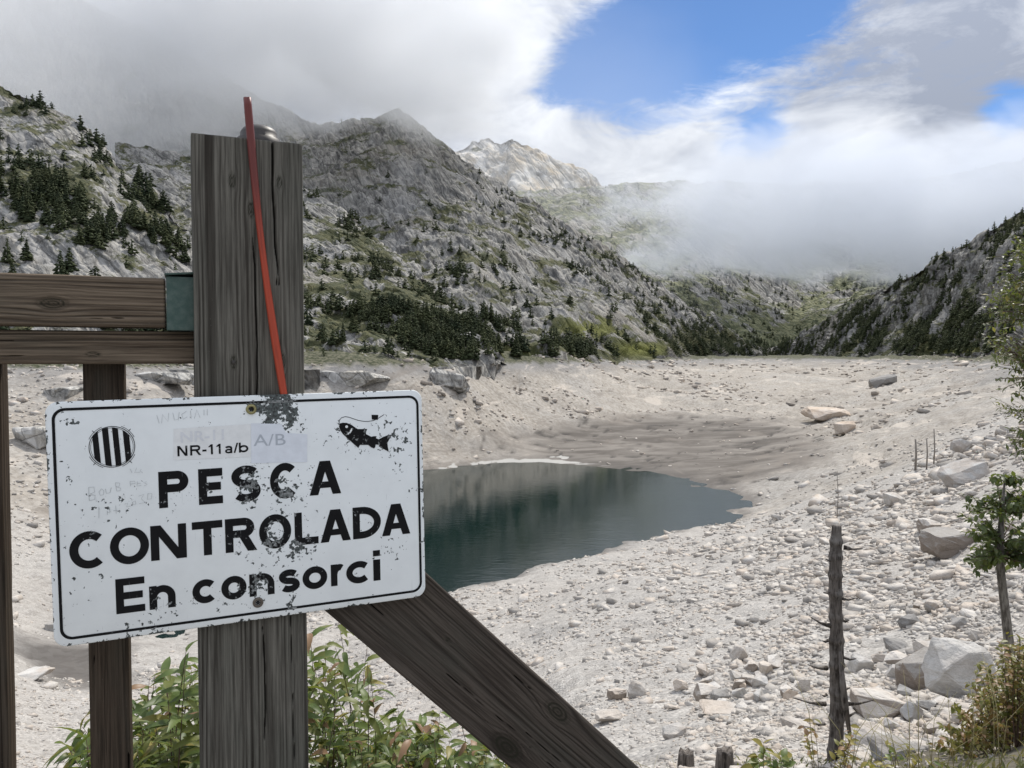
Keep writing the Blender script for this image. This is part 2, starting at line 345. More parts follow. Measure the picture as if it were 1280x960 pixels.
# path the camera stands on
bm = bmesh.new()
bmesh.ops.create_grid(bm, x_segments=60, y_segments=60, size=7)
for v in bm.verts: v.co.y = v.co.y - 6.2; v.co.z = -1.56 + 0.012 * math.sin(v.co.x * 3.1) * math.cos(v.co.y * 2.3)
m_path, t = mat('gravel path'); pos = t.node('ShaderNodeNewGeometry').outputs['Position']
t.out(t.principled(t.mix(t.noise(pos, 30, 6, 0.7), (0.16, 0.15, 0.135, 1), (0.36, 0.34, 0.31, 1)), 0.95, t.bump(t.noise(pos, 60, 5), 0.5, 0.02)))
tag(bm_obj('footpath', bm, m_path), 'gravel footpath behind the wooden fence', 'path', kind='structure')

# water
m_water, t = mat('still green reservoir water'); pos = t.node('ShaderNodeNewGeometry').outputs['Position']
rip = t.math('ADD', t.noise(t.mapping(pos, scale=(0.5, 1.3, 1)), 1.0, 4, 0.55), t.math('MULTIPLY', t.noise(pos, 0.12, 3, 0.5), 1.5))
t.out(t.principled((0.003, 0.013, 0.012, 1), 0.055, t.bump(rip, 0.06, 0.25), 0.25, IOR=1.33))
bm = bmesh.new()
vv = [bm.verts.new((x, y, WATER)) for x, y in [(-95, 62), (95, 62), (95, 235), (-95, 235)]]
bm.faces.new(vv); bmesh.ops.subdivide_edges(bm, edges=bm.edges[:], cuts=24, use_grid_fill=True)
tag(bm_obj('water', bm, m_water), 'dark green pool left in the drained reservoir', 'water', kind='structure')

# ================================================================ mountains
def rock_material(name, s, light=1.0, dip=(0.45, -0.6, -0.66), grass=((0.035, 0.043, 0.020), (0.105, 0.102, 0.048)), warm=0.0):
    m, t = mat(name)
    pos = t.node('ShaderNodeNewGeometry').outputs['Position']
    p = t.vmath('SCALE', pos, scale=1.0 / s)
    big = t.noise(p, 0.02, 5, 0.6); mid = t.noise(p, 0.11, 6, 0.65); fine = t.noise(p, 0.8, 6, 0.7)
    dv_ = Vector(dip).normalized()
    pa = t.vmath('SUBTRACT', p, t.vmath('SCALE', tuple(dv_), scale=t.math('MULTIPLY', t.vmath('DOT_PRODUCT', p, tuple(dv_)), 0.86)))
    pa = t.vmath('ADD', pa, t.vmath('SCALE', t.node('ShaderNodeTexNoise').outputs['Color'], scale=1.6)); wn = [n_ for n_ in t.n if n_.bl_idname == 'ShaderNodeTexNoise'][-1]; t.put(wn.inputs['Vector'], p); wn.inputs['Scale'].default_value = 0.12
    strat = t.noise(pa, 0.42, 7, 0.66, 0.2)
    streak = t.noise(t.mapping(p, scale=(0.5, 0.5, 0.03)), 1.0, 5, 0.6, 0.3)
    crack = t.voro(pa, 0.20, 'DISTANCE_TO_EDGE')
    L = light
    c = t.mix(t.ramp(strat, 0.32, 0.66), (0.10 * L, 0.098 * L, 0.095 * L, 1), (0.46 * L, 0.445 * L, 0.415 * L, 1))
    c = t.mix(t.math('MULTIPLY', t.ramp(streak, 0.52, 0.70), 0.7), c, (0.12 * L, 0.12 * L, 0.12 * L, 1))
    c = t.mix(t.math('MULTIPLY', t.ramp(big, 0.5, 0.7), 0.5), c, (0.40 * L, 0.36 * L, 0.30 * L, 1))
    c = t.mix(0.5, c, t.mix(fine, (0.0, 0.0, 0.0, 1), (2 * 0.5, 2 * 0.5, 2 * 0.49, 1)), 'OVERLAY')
    if warm: c = t.mix(t.math('MULTIPLY', t.ramp(mid, 0.4, 0.65), warm), c, (0.50, 0.38, 0.22, 1))  # warm sunlight mixed into the rock colour
    slabm = t.ramp(t.noise(pa, 0.085, 4, 0.55), 0.53, 0.61)
    c = t.mix(t.math('MULTIPLY', slabm, 0.8), c, t.mix(t.ramp(streak, 0.40, 0.66), (0.40 * L, 0.39 * L, 0.37 * L, 1), (0.24 * L, 0.235 * L, 0.23 * L, 1)))
    c = t.mix(t.ramp(crack, 0.0, 0.035, 0.6, 0.0), c, (0.05, 0.05, 0.048, 1))
    veg = t.attr('veg')
    vm = t.ramp(t.math('ADD', veg, t.math('MULTIPLY_ADD', t.math('MULTIPLY_ADD', fine, 0.45, t.math('MULTIPLY', mid, 0.75)), 2.4, -1.44)), 0.38, 0.62)
    gc = t.mix(t.ramp(t.noise(p, 0.25, 5, 0.7), 0.35, 0.68), tuple(grass[0]) + (1,), tuple(grass[1]) + (1,))
    gc = t.mix(t.ramp(t.attr('lush'), 0, 1), gc, t.mix(fine, (0.07, 0.085, 0.018, 1), (0.20, 0.20, 0.05, 1)))
    c = t.mix(vm, c, gc)
    h = t.math('ADD', t.math('MULTIPLY', strat, 2.5), t.math('MULTIPLY', fine, 0.8))
    h = t.math('ADD', h, t.math('MULTIPLY', t.ramp(crack, 0.0, 0.12), 1.2))
    t.out(t.principled(c, 0.9, t.bump(t.math('MULTIPLY', h, t.math('MULTIPLY_ADD', slabm, -0.75, 1.0)), 0.55, 1.2 * s), 0.2))
    return m

MT = {}
def mountain(name, rows, px0, px1, nc, nr, s, amp, seed, material, label, back=0.35, vegbias=0.0, vegblobs=(), lush=(), dip=(0.45, -0.6, -0.66)):
    """rows: from foot to crest, each (t, [(px, py, distance), ...]); surface displaced by slabs and facets of s metres"""
    px = np.linspace(px0, px1, nc); RT = [r[0] for r in rows]; pys, Ds = [], []
    for tt, pts in rows:
        a = np.array(pts, float); pys.append(np.interp(px, a[:, 0], a[:, 1])); Ds.append(np.interp(px, a[:, 0], a[:, 2]))
    pys = np.array(pys); Ds = np.array(Ds)
    nb_ = 14; ts = np.linspace(0, 1, nr)
    PY = np.stack([np.interp(ts, RT, pys[:, j]) for j in range(nc)], 1); DD = np.stack([np.interp(ts, RT, Ds[:, j]) for j in range(nc)], 1)
    X = (px[None, :] - 640) / FPX * DD; Zz = np.tan(np.arctan2(480 - PY, FPX) - PITCH) * DD
    # foot skirt below and back slope behind
    X = np.concatenate([X[:1] * 0.985, X]); Zz = np.concatenate([Zz[:1] - 9, Zz]); DD = np.concatenate([DD[:1] * 0.985, DD])
    for k in range(1, nb_):
        f = k / (nb_ - 1); X = np.concatenate([X, (X[nr] * (1 + back * f))[None]]); DD = np.concatenate([DD, (DD[nr] * (1 + back * f))[None]])
        Zz = np.concatenate([Zz, (Zz[nr] - (Zz[nr] + 60) * f ** 1.2)[None]])
    Pm = np.stack([X, DD, Zz], -1); NR = Pm.shape[0]
    sm = Pm.copy()
    for ax in range(3): sm[..., ax] = smooth1(Pm[..., ax], 5, 1)
    dr = np.gradient(sm, axis=0); dc = np.gradient(sm, axis=1); n = np.cross(dc, dr); n /= np.linalg.norm(n, axis=-1, keepdims=True) + 1e-9
    p = Pm.reshape(-1, 3); nn = n.reshape(-1, 3)
    dpv = np.array(Vector(dip).normalized()); rot = p - 0.80 * (p @ dpv)[:, None] * dpv; rot2 = p - 0.6 * (p @ dpv)[:, None] * dpv
    wq = p / (s * 2.2); warpv = np.stack([pnoise(wq, seed + 91), pnoise(wq + 13, seed + 92), pnoise(wq + 27, seed + 93)], 1) * 0.5
    gul = np.abs(fbm(rot / (s * 5) + warpv * 0.6, 3, seed + 7)); gul2 = np.abs(fbm(rot / (s * 1.5) + warpv, 3, seed + 8))
    dsp = (fbm(p / (s * 9), 2, seed) * 1.15 + np.minimum(gul, 0.35) * 1.25 + np.minimum(gul2, 0.3) * 0.5 + facets(rot2 / (s * 2.4) + warpv, seed + 1, 0.8) * 0.34
           + facets(rot / (s * 0.9) + warpv * 2, seed + 2, 1.0) * 0.17 + facets(rot / (s * 0.3) + warpv, seed + 4, 1.0) * 0.05 - 0.35)
    edge = np.concatenate([[0.1], np.clip(ts / 0.05, 0.15, 1), np.ones(nb_ - 1)])
    p2 = p + nn * (dsp * amp)[:, None] * np.repeat(edge, nc)[:, None]
    Pm2 = p2.reshape(NR, nc, 3)
    me = mesh_from(name, p2, gridF(NR, nc), False)
    dr = np.gradient(Pm2, axis=0); dc = np.gradient(Pm2, axis=1); n2 = np.cross(dc, dr); n2 /= np.linalg.norm(n2, axis=-1, keepdims=True) + 1e-9
    k3 = n2[..., 2].copy(); k3 = smooth1(smooth1(k3, 2, 0), 2, 1)
    qx = p2[:, 0] / p2[:, 1] * FPX + 640; qy = 480 - np.tan(np.arctan2(p2[:, 2], p2[:, 1]) + PITCH) * FPX
    veg = (k3.ravel() - 0.55) * 1.3 + vegbias + fbm(p / (s * 5) + 3, 3, seed + 40) * 0.5
    for bx, by, rx, ry, kk in vegblobs: veg += kk * np.exp(-((qx - bx) / rx) ** 2 - ((qy - by) / ry) ** 2)
    lu = np.zeros(len(p2))
    for bx, by, rx, ry, kk in lush: lu += kk * np.exp(-((qx - bx) / rx) ** 2 - ((qy - by) / ry) ** 2); veg += 0.9 * kk * np.exp(-((qx - bx) / rx) ** 2 - ((qy - by) / ry) ** 2)
    add_attr(me, 'veg', np.clip(veg, 0, 1)); add_attr(me, 'lush', np.clip(lu, 0, 1))
    o = obj(name, me, material); tag(o, label, 'mountain', kind='structure')
    MT[name] = dict(P=Pm2, n=n2, qx=qx.reshape(NR, nc), qy=qy.reshape(NR, nc), nr=nr, px=px)
    return o

m_r1 = rock_material('near granite crag', 1.15, 0.84, (0.72, -0.5, -0.48)); m_r2 = rock_material('granite mountainside', 2.1, 0.74, (0.40, -0.6, -0.7))
m_r3 = rock_material('far peak rock painted sunlit', 12.0, 1.6, warm=0.6); m_r4 = rock_material('far valley rock', 5.0, 0.85, grass=((0.055, 0.066, 0.034), (0.23, 0.23, 0.13)))  # far peak: sunlit warmth and brightness are put into its rock colour
m_r5 = rock_material('wooded rock slope', 2.4, 0.68, (0.7, 0.45, 0.5))

mountain('left_crag', [(0, [(-420, 468, 140), (0, 463, 168), (240, 462, 182), (400, 461, 200)]),
                       (0.45, [(-420, 300, 250), (0, 330, 235), (100, 335, 235), (240, 385, 240), (320, 430, 225), (400, 458, 205)]),
                       (0.72, [(-420, 130, 370), (0, 225, 320), (100, 235, 315), (180, 290, 305), (240, 345, 280), (320, 415, 240), (400, 456, 210)]),
                       (1, [(-420, -120, 440), (-100, 40, 430), (0, 104, 430), (60, 126, 425), (115, 165, 420), (150, 200, 410), (190, 240, 390), (240, 290, 350), (320, 400, 260), (400, 454, 215)])],
         -420, 400, 430, 330, 3.4, 3.2, 11, m_r1, 'near rocky crag with slabs and dark pines', vegbias=0.02, dip=(0.72, -0.5, -0.48),
         vegblobs=[(70, 235, 60, 40, 0.5), (200, 270, 40, 40, 0.4), (30, 110, 40, 25, 0.6)])
mountain('wooded_spur', [(0, [(150, 463, 201), (385, 463, 208), (480, 462, 219), (590, 458, 244), (625, 457, 266)]),
                         (0.5, [(150, 350, 330), (385, 365, 320), (450, 385, 300), (520, 405, 280), (590, 447, 255), (625, 455, 264)]),
                         (1, [(150, 180, 560), (300, 205, 540), (385, 240, 520), (450, 285, 480), (520, 330, 430), (560, 378, 360), (595, 430, 285), (625, 454, 266)])],
         150, 625, 380, 260, 4.0, 4.2, 23, m_r1, 'steep wooded rock spur running down to the lake bed', vegbias=0.1, dip=(0.5, -0.6, -0.62),
         vegblobs=[(500, 400, 80, 40, 0.5), (470, 310, 60, 25, 0.3)])
mountain('granite_mountain', [(0, [(-420, 466, 560), (300, 463, 380), (590, 457, 262), (700, 455, 306), (830, 450, 520), (930, 447, 960), (1000, 446.5, 1230)]),
                              (0.3, [(-420, 380, 640), (300, 400, 480), (590, 408, 330), (700, 415, 390), (830, 428, 620), (930, 442, 1000), (1000, 446, 1235)]),
                              (0.55, [(-420, 200, 820), (300, 300, 660), (590, 325, 560), (700, 360, 600), (830, 400, 740), (930, 438, 1040), (1000, 445.5, 1240)]),
                              (1, [(-420, -280, 1150), (0, -70, 1080), (110, 0, 1040), (240, 66, 1000), (330, 128, 980), (400, 155, 960), (440, 152, 960), (500, 137, 960), (530, 155, 950), (560, 185, 940), (600, 215, 930), (660, 250, 920),
                                   (720, 290, 920), (780, 322, 930), (830, 355, 960), (880, 395, 1010), (940, 430, 1100), (1000, 444, 1245)])],
         -420, 1000, 760, 380, 8.0, 8.5, 37, m_r2, 'long grey granite mountainside above the far shore', vegbias=0.10, dip=(0.40, -0.6, -0.7),
         vegblobs=[(700, 440, 110, 14, 0.45), (860, 425, 60, 25, 0.5), (900, 430, 60, 20, 0.4)], lush=[(740, 410, 45, 16, 0.8), (800, 437, 40, 10, 0.9), (640, 440, 50, 12, 0.4)])
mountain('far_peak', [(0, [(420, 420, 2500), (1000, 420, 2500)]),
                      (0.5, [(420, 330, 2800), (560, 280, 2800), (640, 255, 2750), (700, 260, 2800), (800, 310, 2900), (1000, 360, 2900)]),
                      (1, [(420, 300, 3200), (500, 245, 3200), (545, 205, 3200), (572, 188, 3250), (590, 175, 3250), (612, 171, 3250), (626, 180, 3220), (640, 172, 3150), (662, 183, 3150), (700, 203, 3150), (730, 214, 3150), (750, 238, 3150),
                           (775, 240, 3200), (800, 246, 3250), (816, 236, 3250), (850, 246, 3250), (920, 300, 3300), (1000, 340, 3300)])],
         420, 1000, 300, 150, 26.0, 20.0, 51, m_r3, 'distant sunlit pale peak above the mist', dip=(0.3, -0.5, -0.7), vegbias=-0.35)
mountain('valley_head', [(0, [(640, 447, 1260), (1000, 446.5, 1250), (1450, 447, 1200)]),
                         (0.35, [(640, 390, 1500), (800, 395, 1500), (900, 415, 1560), (970, 430, 1600), (1030, 430, 1600), (1100, 405, 1560), (1200, 380, 1500), (1450, 360, 1500)]),
                         (0.65, [(640, 330, 1900), (850, 340, 1900), (1000, 375, 2000), (1150, 345, 1900), (1450, 300, 1900)]),
                         (1, [(640, 240, 2500), (850, 225, 2600), (990, 230, 2650), (1150, 225, 2550), (1450, 160, 2450)])],
         640, 1450, 420, 190, 13.0, 13.0, 67, m_r4, 'misty head of the valley with scree and scattered pines', vegbias=0.18, dip=(0.1, -0.7, -0.6),
         vegblobs=[(1000, 420, 70, 20, 0.4)])
mountain('right_slope', [(0, [(940, 447, 1240), (1050, 450.5, 780), (1190, 449, 545), (1280, 452, 305), (1400, 455, 200), (1750, 470, 140)]),
                         (0.5, [(940, 446, 1245), (1050, 428, 840), (1190, 395, 600), (1280, 370, 420), (1400, 330, 330), (1750, 240, 260)]),
                         (1, [(940, 444, 1250), (1000, 420, 1060), (1050, 388, 920), (1130, 345, 760), (1200, 308, 660), (1280, 258, 560), (1400, 180, 500), (1750, 0, 430)])],
         940, 1750, 420, 240, 5.5, 5.5, 83, m_r5, 'dark wooded rock slope on the right shore', vegbias=0.38, dip=(0.7, 0.45, 0.5),
         vegblobs=[(1200, 425, 50, 20, 0.4), (1150, 350, 80, 20, 0.3)], lush=[(1195, 436, 35, 8, 0.8)])
# ================================================================ mist and low cloud (real volumes)
def cloud(name, lo, hi, dens, scale, th, soft, seed, label, squash=1.6, step=1.0, topfade=0.35, botfade=0.5, col=(0.975, 0.985, 0.998)):
    bm = bmesh.new(); bmesh.ops.create_icosphere(bm, subdivisions=3, radius=1.0)
    for v in bm.verts:                                   # a rounded box
        c = v.co; k = 1.0 / max(abs(c.x), abs(c.y), abs(c.z)); v.co = c * (0.35 + 0.65 * k) if k < 1.6 else c * 1.39
        v.co = Vector([max(-1, min(1, x)) for x in v.co])
    m, t = mat(name + ' vapour')
    tc = t.node('ShaderNodeTexCoord').outputs['Object']; pos = t.node('ShaderNodeNewGeometry').outputs['Position']
    p = t.mapping(pos, scale=(1 / scale, 1 / scale, squash / scale), loc=(seed * 3.7, seed * 1.3, seed * 2.1))
    n = t.noise(p, 1.0, 7, 0.62, 0.5)
    sx = t.node('ShaderNodeSeparateXYZ'); t.put(sx.inputs[0], tc)
    r2 = t.math('ADD', t.math('POWER', t.math('ABSOLUTE', sx.outputs[0]), 3.0), t.math('POWER', t.math('ABSOLUTE', sx.outputs[1]), 3.0))
    up = t.ramp(sx.outputs[2], 1.0 - 2 * topfade, 1.0, 0.0, 1.0, False); dn = t.ramp(sx.outputs[2], -1.0, -1.0 + 2 * botfade, 1.0, 0.0, False)
    fall = t.math('SUBTRACT', 1.0, t.math('ADD', r2, t.math('ADD', t.math('POWER', up, 1.5), t.math('POWER', dn, 1.5))))
    v = t.math('ADD', n, t.math('MULTIPLY_ADD', fall, 0.5, -0.5))
    de = t.math('MULTIPLY', t.ramp(v, th, th + soft), dens)
    pv = t.node('ShaderNodeVolumePrincipled'); pv.inputs['Color'].default_value = tuple(col) + (1,); t.put(pv.inputs['Density'], de)
    pv.inputs['Anisotropy'].default_value = 0.1
    t.out(pv.outputs[0], 'Volume')
    m.cycles.volume_step_rate = step
    o = bm_obj(name, bm, m); o.location = [(a + b) / 2 for a, b in zip(lo, hi)]; o.scale = [(b - a) / 2 for a, b in zip(lo, hi)]
    tag(o, label, 'cloud', kind='stuff')
    return o
cloud('mist_bank', (-20, 1290, 118), (1950, 2100, 540), 0.0065, 170, 0.27, 0.20, 1, 'low grey cloud filling the head of the valley', botfade=0.25, step=0.5, col=(0.89, 0.92, 0.97))
cloud('mist_bank', (-1000, 400, 85), (-30, 940, 500), 0.0065, 150, 0.26, 0.20, 2, 'grey cloud wrapping the top of the left crag', botfade=0.45, step=0.6)
cloud('mist_bank', (-470, 600, 170), (90, 1080, 480), 0.0120, 120, 0.19, 0.30, 3, 'thin mist drifting over the summit of the granite mountain', botfade=0.6, step=0.6)
cloud('mist_bank', (-420, 1300, -20), (620, 2700, 900), 0.00020, 600, 0.10, 0.25, 4, 'faint far mist in front of the sunlit peak', botfade=0.1)
cloud('mist_bank', (-700, 560, 20), (-120, 800, 330), 0.0018, 200, 0.15, 0.25, 5, 'faint mist between the left crag and the mountain behind', botfade=0.2)
# ================================================================ conifers on the slopes
rng = np.random.default_rng(5)
m_pine, t = mat('dark pine needles')
oi = t.node('ShaderNodeObjectInfo'); pos = t.node('ShaderNodeNewGeometry').outputs['Position']
cv = t.mix(t.ramp(t.noise(pos, 0.12, 3), 0.35, 0.65), (0.024, 0.036, 0.019, 1), (0.066, 0.078, 0.036, 1))
cv = t.mix(t.math('MULTIPLY', oi.outputs['Random'], 0.4), cv, (0.055, 0.062, 0.026, 1))
t.out(t.principled(cv, 0.85, None, 0.15))
m_bark, t = mat('grey pine bark'); pos = t.node('ShaderNodeNewGeometry').outputs['Position']
t.out(t.principled(t.mix(t.noise(pos, 3), (0.05, 0.042, 0.035, 1), (0.13, 0.115, 0.10, 1)), 0.9))

_OCT = np.array([(1, 0, 0), (-1, 0, 0), (0, 1, 0), (0, -1, 0), (0, 0, 1), (0, 0, -1)], float); _OF = [(0, 2, 4), (2, 1, 4), (1, 3, 4), (3, 0, 4), (2, 0, 5), (1, 2, 5), (3, 1, 5), (0, 3, 5)]
def crown_geo(seed, n, size, wid, pw):
    """a ragged cone of many small tufts"""
    r = np.random.default_rng(seed); V, F = [], []
    for k in range(n):
        f = (k + r.random()) / n; f = f ** 1.25; z = 0.07 + 0.90 * f; rad = wid * (1 - f) ** pw * (0.75 + 0.25 * min(1, f / 0.15)); a = 2.4 * k + r.uniform(-0.5, 0.5); q = rad * (0.45 + 0.6 * r.random())
        s_ = size * (1.15 - 0.75 * f) * r.uniform(0.6, 1.3); c = np.array([math.cos(a) * q, math.sin(a) * q, z])
        v = _OCT * r.uniform(0.55, 1.25, (6, 1)) * np.array([s_, s_, s_ * 0.55]); v[:, 2] -= 0.3 * np.abs(v[:, 0]) * 0.5; ca, sa = math.cos(a), math.sin(a)
        v = np.stack([v[:, 0] * ca - v[:, 1] * sa, v[:, 0] * sa + v[:, 1] * ca, v[:, 2] - 0.25 * np.maximum(0, v[:, 0])], 1)
        b = len(V); V += list(v + c); F += [tuple(b + i for i in t_) for t_ in _OF]
    b = len(V); V += [np.array(x) for x in [(0, 0, 1.03), (wid * .35, 0, 0.08), (-wid * .17, wid * .3, 0.08), (-wid * .17, -wid * .3, 0.08)]]; F += [(b, b + 1, b + 2), (b, b + 2, b + 3), (b, b + 3, b + 1)]
    return np.array(V, float), F
CG = [crown_geo(1, 60, 0.105, 0.22, 0.85), crown_geo(2, 64, 0.115, 0.29, 0.6), crown_geo(3, 56, 0.11, 0.25, 0.8), crown_geo(4, 54, 0.13, 0.34, 0.55)]
LOW = [crown_geo(9, 17, 0.16, 0.24, 0.75), crown_geo(10, 16, 0.18, 0.32, 0.55), crown_geo(11, 15, 0.17, 0.27, 0.7)]
CM = [mesh_from('crown', *g) for g in CG]
for me in CM: me.materials.append(m_pine)
tv, tf = tube([(0, 0, -0.06), (0.004, 0, 0.3), (0, 0.003, 0.9)], [0.022, 0.016, 0.004], 6); TM = mesh_from('trunk', tv, tf); TM.materials.append(m_bark)

TREES = {
 'left_crag': (400, (4.5, 9), 0.02, [(60, 232, 70, 30, 1.6), (30, 112, 45, 18, 1.2), (90, 128, 60, 12, 1.2), (135, 180, 25, 25, 1.0), (195, 255, 35, 40, 1.6), (115, 225, 25, 18, 0.8), (150, 300, 90, 30, 0.35), (30, 300, 50, 40, 0.35),
                                      (120, 430, 160, 20, 0.35), (225, 300, 18, 40, 1.0)]),
 'wooded_spur': (700, (3.8, 7.5), 0.012, [(395, 250, 25, 14, 1.3), (440, 290, 28, 14, 1.5), (485, 330, 32, 15, 1.5), (540, 368, 28, 14, 1.2), (470, 400, 60, 30, 1.2), (530, 425, 50, 25, 1.3), (400, 350, 25, 70, 0.5), (570, 425, 25, 25, 1.0), (440, 435, 50, 15, 0.6)]),
 'granite_mountain': (1700, (4.5, 8.5), 0.02, [(600, 335, 40, 18, 0.5), (575, 338, 12, 10, 1.2), (640, 240, 30, 16, 0.4), (700, 290, 50, 25, 0.4), (760, 330, 60, 25, 0.4), (700, 438, 40, 8, 1.0), (735, 430, 15, 14, 1.0), (620, 430, 40, 18, 0.3), (850, 420, 60, 18, 0.9),
                                              (920, 435, 60, 10, 1.6), (830, 375, 40, 25, 0.5), (640, 400, 70, 30, 0.15), (560, 300, 60, 40, 0.12)]),
 'valley_head': (1500, (8, 12), 0.15, [(870, 385, 60, 30, 0.8), (960, 345, 90, 20, 0.8), (1080, 350, 70, 25, 0.9), (930, 430, 60, 8, 0.8)]),
 'right_slope': (2600, (4, 8), 0.05, [(1150, 345, 60, 14, 1.2), (1240, 290, 45, 20, 1.2), (1060, 400, 50, 16, 1.0), (1140, 405, 50, 22, 1.0), (1210, 400, 60, 30, 0.8), (1160, 430, 70, 12, 0.9), (1000, 435, 50, 8, 1.0)]),
}
cand = []
for name, (cnt, hr, base, blobs) in TREES.items():
    M = MT[name]; P_, nz, qx, qy = (M[k][1:M['nr'] + 2].reshape(-1, 3 if k in ('P', 'n') else 1) for k in ('P', 'n', 'qx', 'qy'))
    qx = qx[:, 0]; qy = qy[:, 0]; wgt = np.full(len(P_), base)
    for bx, by, rx, ry, k in blobs: wgt += k * np.exp(-((qx - bx) / rx) ** 2 - ((qy - by) / ry) ** 2)
    wgt *= np.clip(0.5 + 2.2 * fbm(P_ / 45.0, 3, 71), 0.03, 2) * np.clip(nz[:, 2] + 0.35, 0.02, 1)
    wgt *= (qx > -60) & (qx < 1340) & (P_[:, 2] > -1.5)
    # equal chance per area, not per vertex
    idx = rng.choice(len(P_), size=cnt, replace=False, p=wgt / wgt.sum())
    for i in idx:
        h = rng.uniform(*hr) * (0.55 if rng.random() < 0.25 else 1.0)
        cand.append((h / P_[i, 1], name, P_[i], h))
cand.sort(key=lambda c: -c[0])
TL = {'left_crag': ('dark green pine growing on the ledges of the near left crag', 'pines on the left crag'),
      'wooded_spur': ('dark pine in the wood on the steep rock spur above the shore', 'pines on the wooded spur'),
      'granite_mountain': ('small dark pine dotted on the long grey granite mountainside', 'pines on the granite mountain'),
      'valley_head': ('tiny dark pine on the misty head of the valley', 'pines at the valley head'),
      'right_slope': ('dark pine on the wooded rock slope of the right shore', 'pines on the right slope')}
rest = {}
for k, (ratio, name, p, h) in enumerate(cand):
    if k < 300:
        o = empty('pine_tree', tuple(p - np.array([0, 0, 0.3])), (0, 0, rng.uniform(0, 6.28))); o.scale = (h * rng.uniform(0.85, 1.25),) * 2 + (h,)
        sh = ('slender pointed', 'broad rounded', 'narrow conical', 'squat bushy')[k % 4]; tag(o, sh + ' ' + TL[name][0], 'tree', sh + ' ' + TL[name][1])
        obj('trunk', TM, None, o); obj('crown', CM[k % 4], None, o)
    else: rest.setdefault(name, []).append((p, h))
WOOD = {'left_crag': 'far pines among the ledges of the left crag', 'wooded_spur': 'mass of far dark pines on the wooded spur', 'granite_mountain': 'far small pines scattered over the granite mountainside',
        'valley_head': 'far wood of tiny pines at the head of the valley', 'right_slope': 'far wood of dark pines along the right slope'}
for name, L in rest.items():
    Vs, Fs, n = [], [], 0
    for j, (p, h) in enumerate(L):
        V, F = LOW[j % 3]; a = rng.uniform(0, 6.28); w_ = h * rng.uniform(0.85, 1.3)
        Vs.append(np.stack([(V[:, 0] * math.cos(a) - V[:, 1] * math.sin(a)) * w_, (V[:, 0] * math.sin(a) + V[:, 1] * math.cos(a)) * w_, V[:, 2] * h - 0.4], 1) + p)
        Fs += [tuple(i + n for i in f) for f in F]; n += len(V)
    o = obj('pine_wood', mesh_from('pine_wood', np.concatenate(Vs), Fs), m_pine); tag(o, WOOD[name], 'trees', kind='stuff')

# ================================================================ stones
def hull(seed, n=14, flat=0.6, jit=0.35):
    r = random.Random(seed); bm = bmesh.new()
    for k in range(n):
        z = r.uniform(-1, 1); a = r.uniform(0, 6.28); q_ = math.sqrt(max(0, 1 - z * z)); s_ = 1 - jit * r.random()
        bm.verts.new((q_ * math.cos(a) * s_, q_ * math.sin(a) * s_ * 0.85, z * s_ * flat))
    bmesh.ops.convex_hull(bm, input=bm.verts[:]); loose = [v for v in bm.verts if not v.link_faces]
    if loose: bmesh.ops.delete(bm, geom=loose, context='VERTS')
    bmesh.ops.dissolve_limit(bm, angle_limit=R(12), verts=bm.verts[:], edges=bm.edges[:])
    bmesh.ops.triangulate(bm, faces=[f for f in bm.faces if len(f.verts) > 4])
    bm.normal_update(); bm.verts.index_update()
    V = np.array([v.co[:] for v in bm.verts]); F = [tuple(v.index for v in f.verts) for f in bm.faces]; bm.free(); return V, F
def rock_mat(name, a, b, stain=(0.30, 0.24, 0.18), k=0.35, face=(0.23, 0.19, 0.155), fk=0.0, scale=1.0):
    m, t = mat(name); oi = t.node('ShaderNodeObjectInfo'); geo = t.node('ShaderNodeNewGeometry'); pos = geo.outputs['Position']
    n1_ = t.noise(pos, 3.0 * scale, 6, 0.65); n2_ = t.noise(pos, 14 * scale, 6, 0.65); n3_ = t.noise(t.mapping(pos, scale=(1, 1, 4), rot=(0.4, 0.3, 0)), 2.0 * scale, 5, 0.6, 0.4)
    c = t.mix(t.ramp(n1_, 0.3, 0.7), a + (1,), b + (1,))
    rn = oi.outputs['Random'] if 'loose' not in name else t.attr('tone')
    c = t.mix(t.math('MULTIPLY', t.ramp(n3_, 0.5, 0.7), k), c, stain + (1,))
    c = t.mix(t.math('MULTIPLY', rn, 0.55), c, t.mix(t.ramp(t.noise(pos, 0.7 * scale, 3), 0.4, 0.6), (0.56, 0.54, 0.51, 1), (0.45, 0.37, 0.30, 1)))
    c = t.mix(t.ramp(rn, 0.0, 0.30, 0.7, 0.0), c, (0.19, 0.18, 0.17, 1))
    if 'loose' in name: c = t.mix(t.math('MULTIPLY', t.attr('far'), 0.9), c, t.mix(rn, (0.27, 0.225, 0.185, 1), (0.58, 0.51, 0.43, 1)))
    if fk:                                            # browner steep faces, their shade painted into the colour
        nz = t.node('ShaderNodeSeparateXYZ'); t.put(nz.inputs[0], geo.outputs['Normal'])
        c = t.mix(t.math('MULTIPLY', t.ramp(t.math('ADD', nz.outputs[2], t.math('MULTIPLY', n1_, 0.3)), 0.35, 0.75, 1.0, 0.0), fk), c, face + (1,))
    c = t.mix(0.35, c, t.mix(n2_, (0.15, 0.15, 0.15, 1), (0.85, 0.85, 0.85, 1)), 'OVERLAY')
    t.out(t.principled(c, 0.92, t.bump(t.math('ADD', n2_, t.math('MULTIPLY', n3_, 1.5)), 0.5, 0.06 / scale), 0.2)); return m
m_stone = rock_mat('pale granite stone', (0.35, 0.32, 0.285), (0.53, 0.495, 0.45))
m_loose = rock_mat('loose pale granite stones', (0.34, 0.31, 0.275), (0.52, 0.485, 0.44))
m_tan = rock_mat('tan stained boulder with painted shade', (0.46, 0.42, 0.37), (0.60, 0.57, 0.53), fk=0.85)
